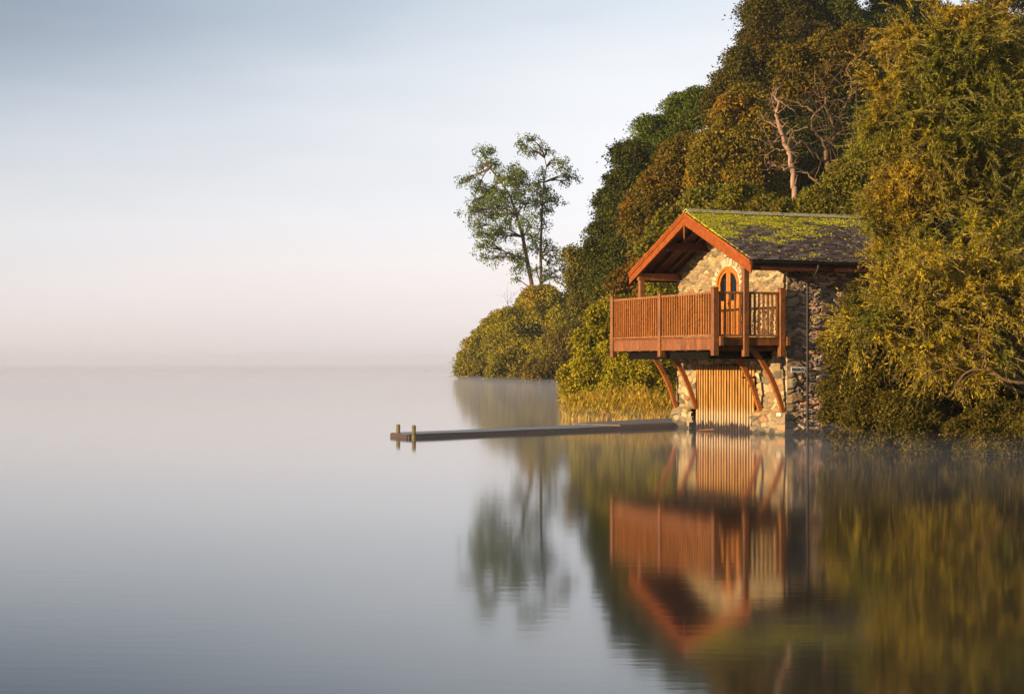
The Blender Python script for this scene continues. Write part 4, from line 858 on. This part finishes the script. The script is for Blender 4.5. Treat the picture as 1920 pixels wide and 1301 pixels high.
def willow(name, label, Y, lobes, seed, base, nsh, lmat='lf_willow', r0=.12, ll=.145, lw=.028):
    rng = np.random.default_rng(seed); lw_ = lobes_world(lobes, Y); bx, by = base; bz = gz(bx, by)-.1; off = np.array([bx, by, bz]); root = empty(name, (bx, by, bz)); tag(root, label, 'tree')
    b = MB(); P_ = []; tips = []; stems = []
    for i, (c, r_) in enumerate(lw_):
        for q in range(4):
            e_ = c - off + (rng.random(3)-.5)*r_*1.2; cv = curve((0, 0, 0), e_, rng, 12, .05, bend=(0, 0, .14*np.linalg.norm(e_))); b.tube(cv, list(np.linspace(r0*.45, .016, 12)), 7); stems.append(cv)
    allp = np.concatenate([s[5:] for s in stems])
    sub = []
    for c, r_ in lw_:
        sub.append((c, r_*.70))
        for q in range(10):
            d_ = unit(rng.normal(size=3)); sub.append((c + d_*r_*(.70+.22*rng.random()), np.full(3, r_.mean())*(.26+.2*rng.random())*np.array([1.0, 1.0, 1.1])))
    P0, N0_ = shell_points(rng, sub, nsh/5, .35); P0 = P0-off
    sd0 = unit(N0_*.8 + np.array([0, -.1, .55]) + .35*rng.normal(size=P0.shape)); P0 = np.repeat(P0, 6, 0); N0_ = np.repeat(N0_, 6, 0); sd0 = np.repeat(sd0, 6, 0); k = len(P0); P0 = P0 + sd0*(.35*rng.random((k, 1)))
    # shoots: start inside, end at shell point and beyond, arching outwards
    Ps, Ds, Nm, Ll, Wl = [], [], [], [], []
    tv = []; tq = []
    Dr = unit(sd0 + .38*rng.normal(size=(k, 3))); Lr = .55 + .75*rng.random(k)
    m_ = 9; q = np.linspace(0, 1, m_)
    drp = (.15 + .4*rng.random(k)); side_ = unit(rng.normal(size=(k, 3)))*.12
    pts = P0[:, None] + (q[None, :, None]-.35)*Lr[:, None, None]*Dr[:, None] - np.array([0, 0, 1])*(drp*Lr)[:, None, None]*(q**2)[None, :, None] + side_[:, None]*(q*(1-q))[None, :, None]*Lr[:, None, None]
    # thin stems as 3-sided strips (two crossed quads per step)
    for ax in (np.array([1., 0, 0]), np.array([0, 0, 1.]), np.array([0, 1., 0])):
        wv_ = ax*.0045
        A_ = pts[:, :-1]; B2 = pts[:, 1:]; tv.append(np.stack([A_-wv_, A_+wv_, B2+wv_, B2-wv_], 2).reshape(-1, 3))
    tv = np.concatenate(tv); 
    per = 3
    for s in range(1, m_):
        for j in range(per):
            fr_ = rng.random((k, 1)); p_ = pts[:, s-1]*(1-fr_)+pts[:, s]*fr_; tan = unit(pts[:, s]-pts[:, s-1]); az = unit(np.cross(tan, rng.normal(size=(k, 3))))
            D_ = unit(tan*.75 + az*.65 + np.array([0, 0, -.12])); Ps.append(p_); Ds.append(D_); Nm.append(unit(np.cross(D_, np.cross(tan, D_)) + .4*rng.normal(size=(k, 3)) + np.array([0, 0, .3]))); Ll.append(ll*(.55+.7*rng.random(k))*(1-.3*(s/m_)**3)); Wl.append(lw*(.7+.5*rng.random(k)))
    V, Q = leaf_quads(np.concatenate(Ps), np.concatenate(Ds), np.concatenate(Nm), np.concatenate(Ll), np.concatenate(Wl))
    np_mesh('crown', V, Q, M[lmat], root); np_mesh('twigs', tv, np.arange(len(tv)).reshape(-1, 4), M['bark_pale'], root)['kind'] = 'stuff'
    for i in rng.choice(k//6, min(k//6, 420), replace=False)*6:
        e_ = pts[i, 0]; s_ = allp[np.argmin(((allp-e_)**2).sum(1)+ .5*(allp[:, 2] > e_[2]))]; b.tube(curve(s_, e_, rng, 6, .08), list(np.linspace(.016, .006, 6)), 4)
    b.build('trunk', M['bark_pale'], root, smooth=True); print(name, len(Q)); return root, off
willow('willow_tree', 'large green-gold willow with long narrow leaves on the right, hiding the end of the roof', 48.5, [(1700,130,70,90),(1790,90,90,100),(1880,130,80,120),(1665,240,50,70),(1740,250,80,90),(1840,270,90,100),(1690,350,62,70),(1780,380,90,90),(1880,400,80,100),(1720,450,80,60),(1660,420,40,45)], 82, (11.8, 49.5), 19)
W2, off2 = willow('willow_tree', 'nearer yellow-leaved willow boughs arching low over the dark shrub', 43.0, [(1760,560,85,70),(1830,600,70,80),(1700,530,60,50),(1840,500,70,60),(1780,640,75,45),(1690,610,55,38),(1620,615,34,24),(1815,690,36,30),(1895,600,50,90)], 83, (13.4, 44.6), 17, 'lf_willow_yellow')
# arching bare boughs of the nearer willow
b = MB(); c2 = lambda pts, Y, dy=0: [px(1520+x/3.335, 480+y/3.335, Y+dy*i) - Vector(off2) for i, (x, y) in enumerate(pts)]
rngb = np.random.default_rng(3)
for pts, r0, r1 in [([(1420,800),(1230,780),(1150,730),(1060,710),(980,725),(920,790),(885,860),(850,880),(815,850)], .09, .022), ([(1060,710),(960,760),(905,830),(905,880),(915,930)], .035, .010), ([(980,725),(880,690),(790,720),(720,750),(650,785),(560,775),(520,745),(475,700)], .035, .010), ([(560,775),(520,810),(470,800),(452,760),(465,740)], .014, .006),
      ([(640,665),(530,655),(430,635),(370,610),(335,570),(320,520)], .020, .007), ([(900,690),(760,660),(640,665)], .026, .02), ([(372,612),(375,560),(370,500)], .012, .005), ([(560,520),(510,470),(455,420),(400,355)], .018, .008), ([(1060,710),(1090,620),(1040,540),(1050,400),(1055,250),(1065,150)], .035, .014), ([(1010,680),(1050,560),(1110,400),(1125,260),(1112,150),(1070,60)], .028, .010),
      ([(790,590),(790,540),(800,460)], .012, .006), ([(1090,700),(1100,640),(1080,560)], .04, .02), ([(640,430),(560,280),(545,140),(490,20)], .012, .006), ([(780,75),(640,40),(560,20)], .012, .006), ([(1130,1000),(1140,900),(1125,790)], .012, .01), ([(1040,560),(920,640),(800,720)], .018, .010)]:
    P_ = c2(pts, 42.2, 0); out_ = []
    dy = rngb.normal()*.25
    for i, q in enumerate(P_): q.y += dy*i/3 if pts[0] != (1420, 800) else 0
    for i in range(len(P_)-1):
        a, c = P_[i], P_[i+1]; a0 = P_[max(i-1, 0)]; c1 = P_[min(i+2, len(P_)-1)]
        for q in (0, .33, .66): out_.append(.5*((2*a) + (c-a0)*q + (2*a0-5*a+4*c-c1)*q*q + (3*a-a0-3*c+c1)*q**3))
    out_.append(P_[-1]); b.tube(out_, list(np.linspace(r0*.40, r1*.5, len(out_))), 7)
b.build('bough', M['bark_mid'], W2, smooth=True)
print('leaves', tot)

# ------------------------------------------------------------------ mist and haze
def vol(name, lo, hi, dens, colr, label, aniso=.3):
    m, t, o = mat_new(name); v = t.nodes.new('ShaderNodeVolumePrincipled'); v.inputs['Color'].default_value = colr + (1,); v.inputs['Density'].default_value = dens; v.inputs['Anisotropy'].default_value = aniso
    L(t, v.outputs[0], o.inputs['Volume']); b = MB(); b.box(lo, hi); q = b.build(name, m); tag(q, label, 'mist', kind='stuff')
    return q
vol('haze', (-1500, -60, -3), (1500, 3500, 60), .00015, (.80, .83, 1.0), 'thin morning haze over the lake and trees', 0.0)
vol('mist', (-1400, 30, .03), (1400, 3400, .48), .006, (.72, .775, 1.0), 'low mist lying on the water', 0.0)
vol('fog_bank', (-1450, 330, .02), (1450, 3300, 16), .0004, (.72, .775, 1.0), 'bank of morning fog hiding the far shore of the lake', 0.0)
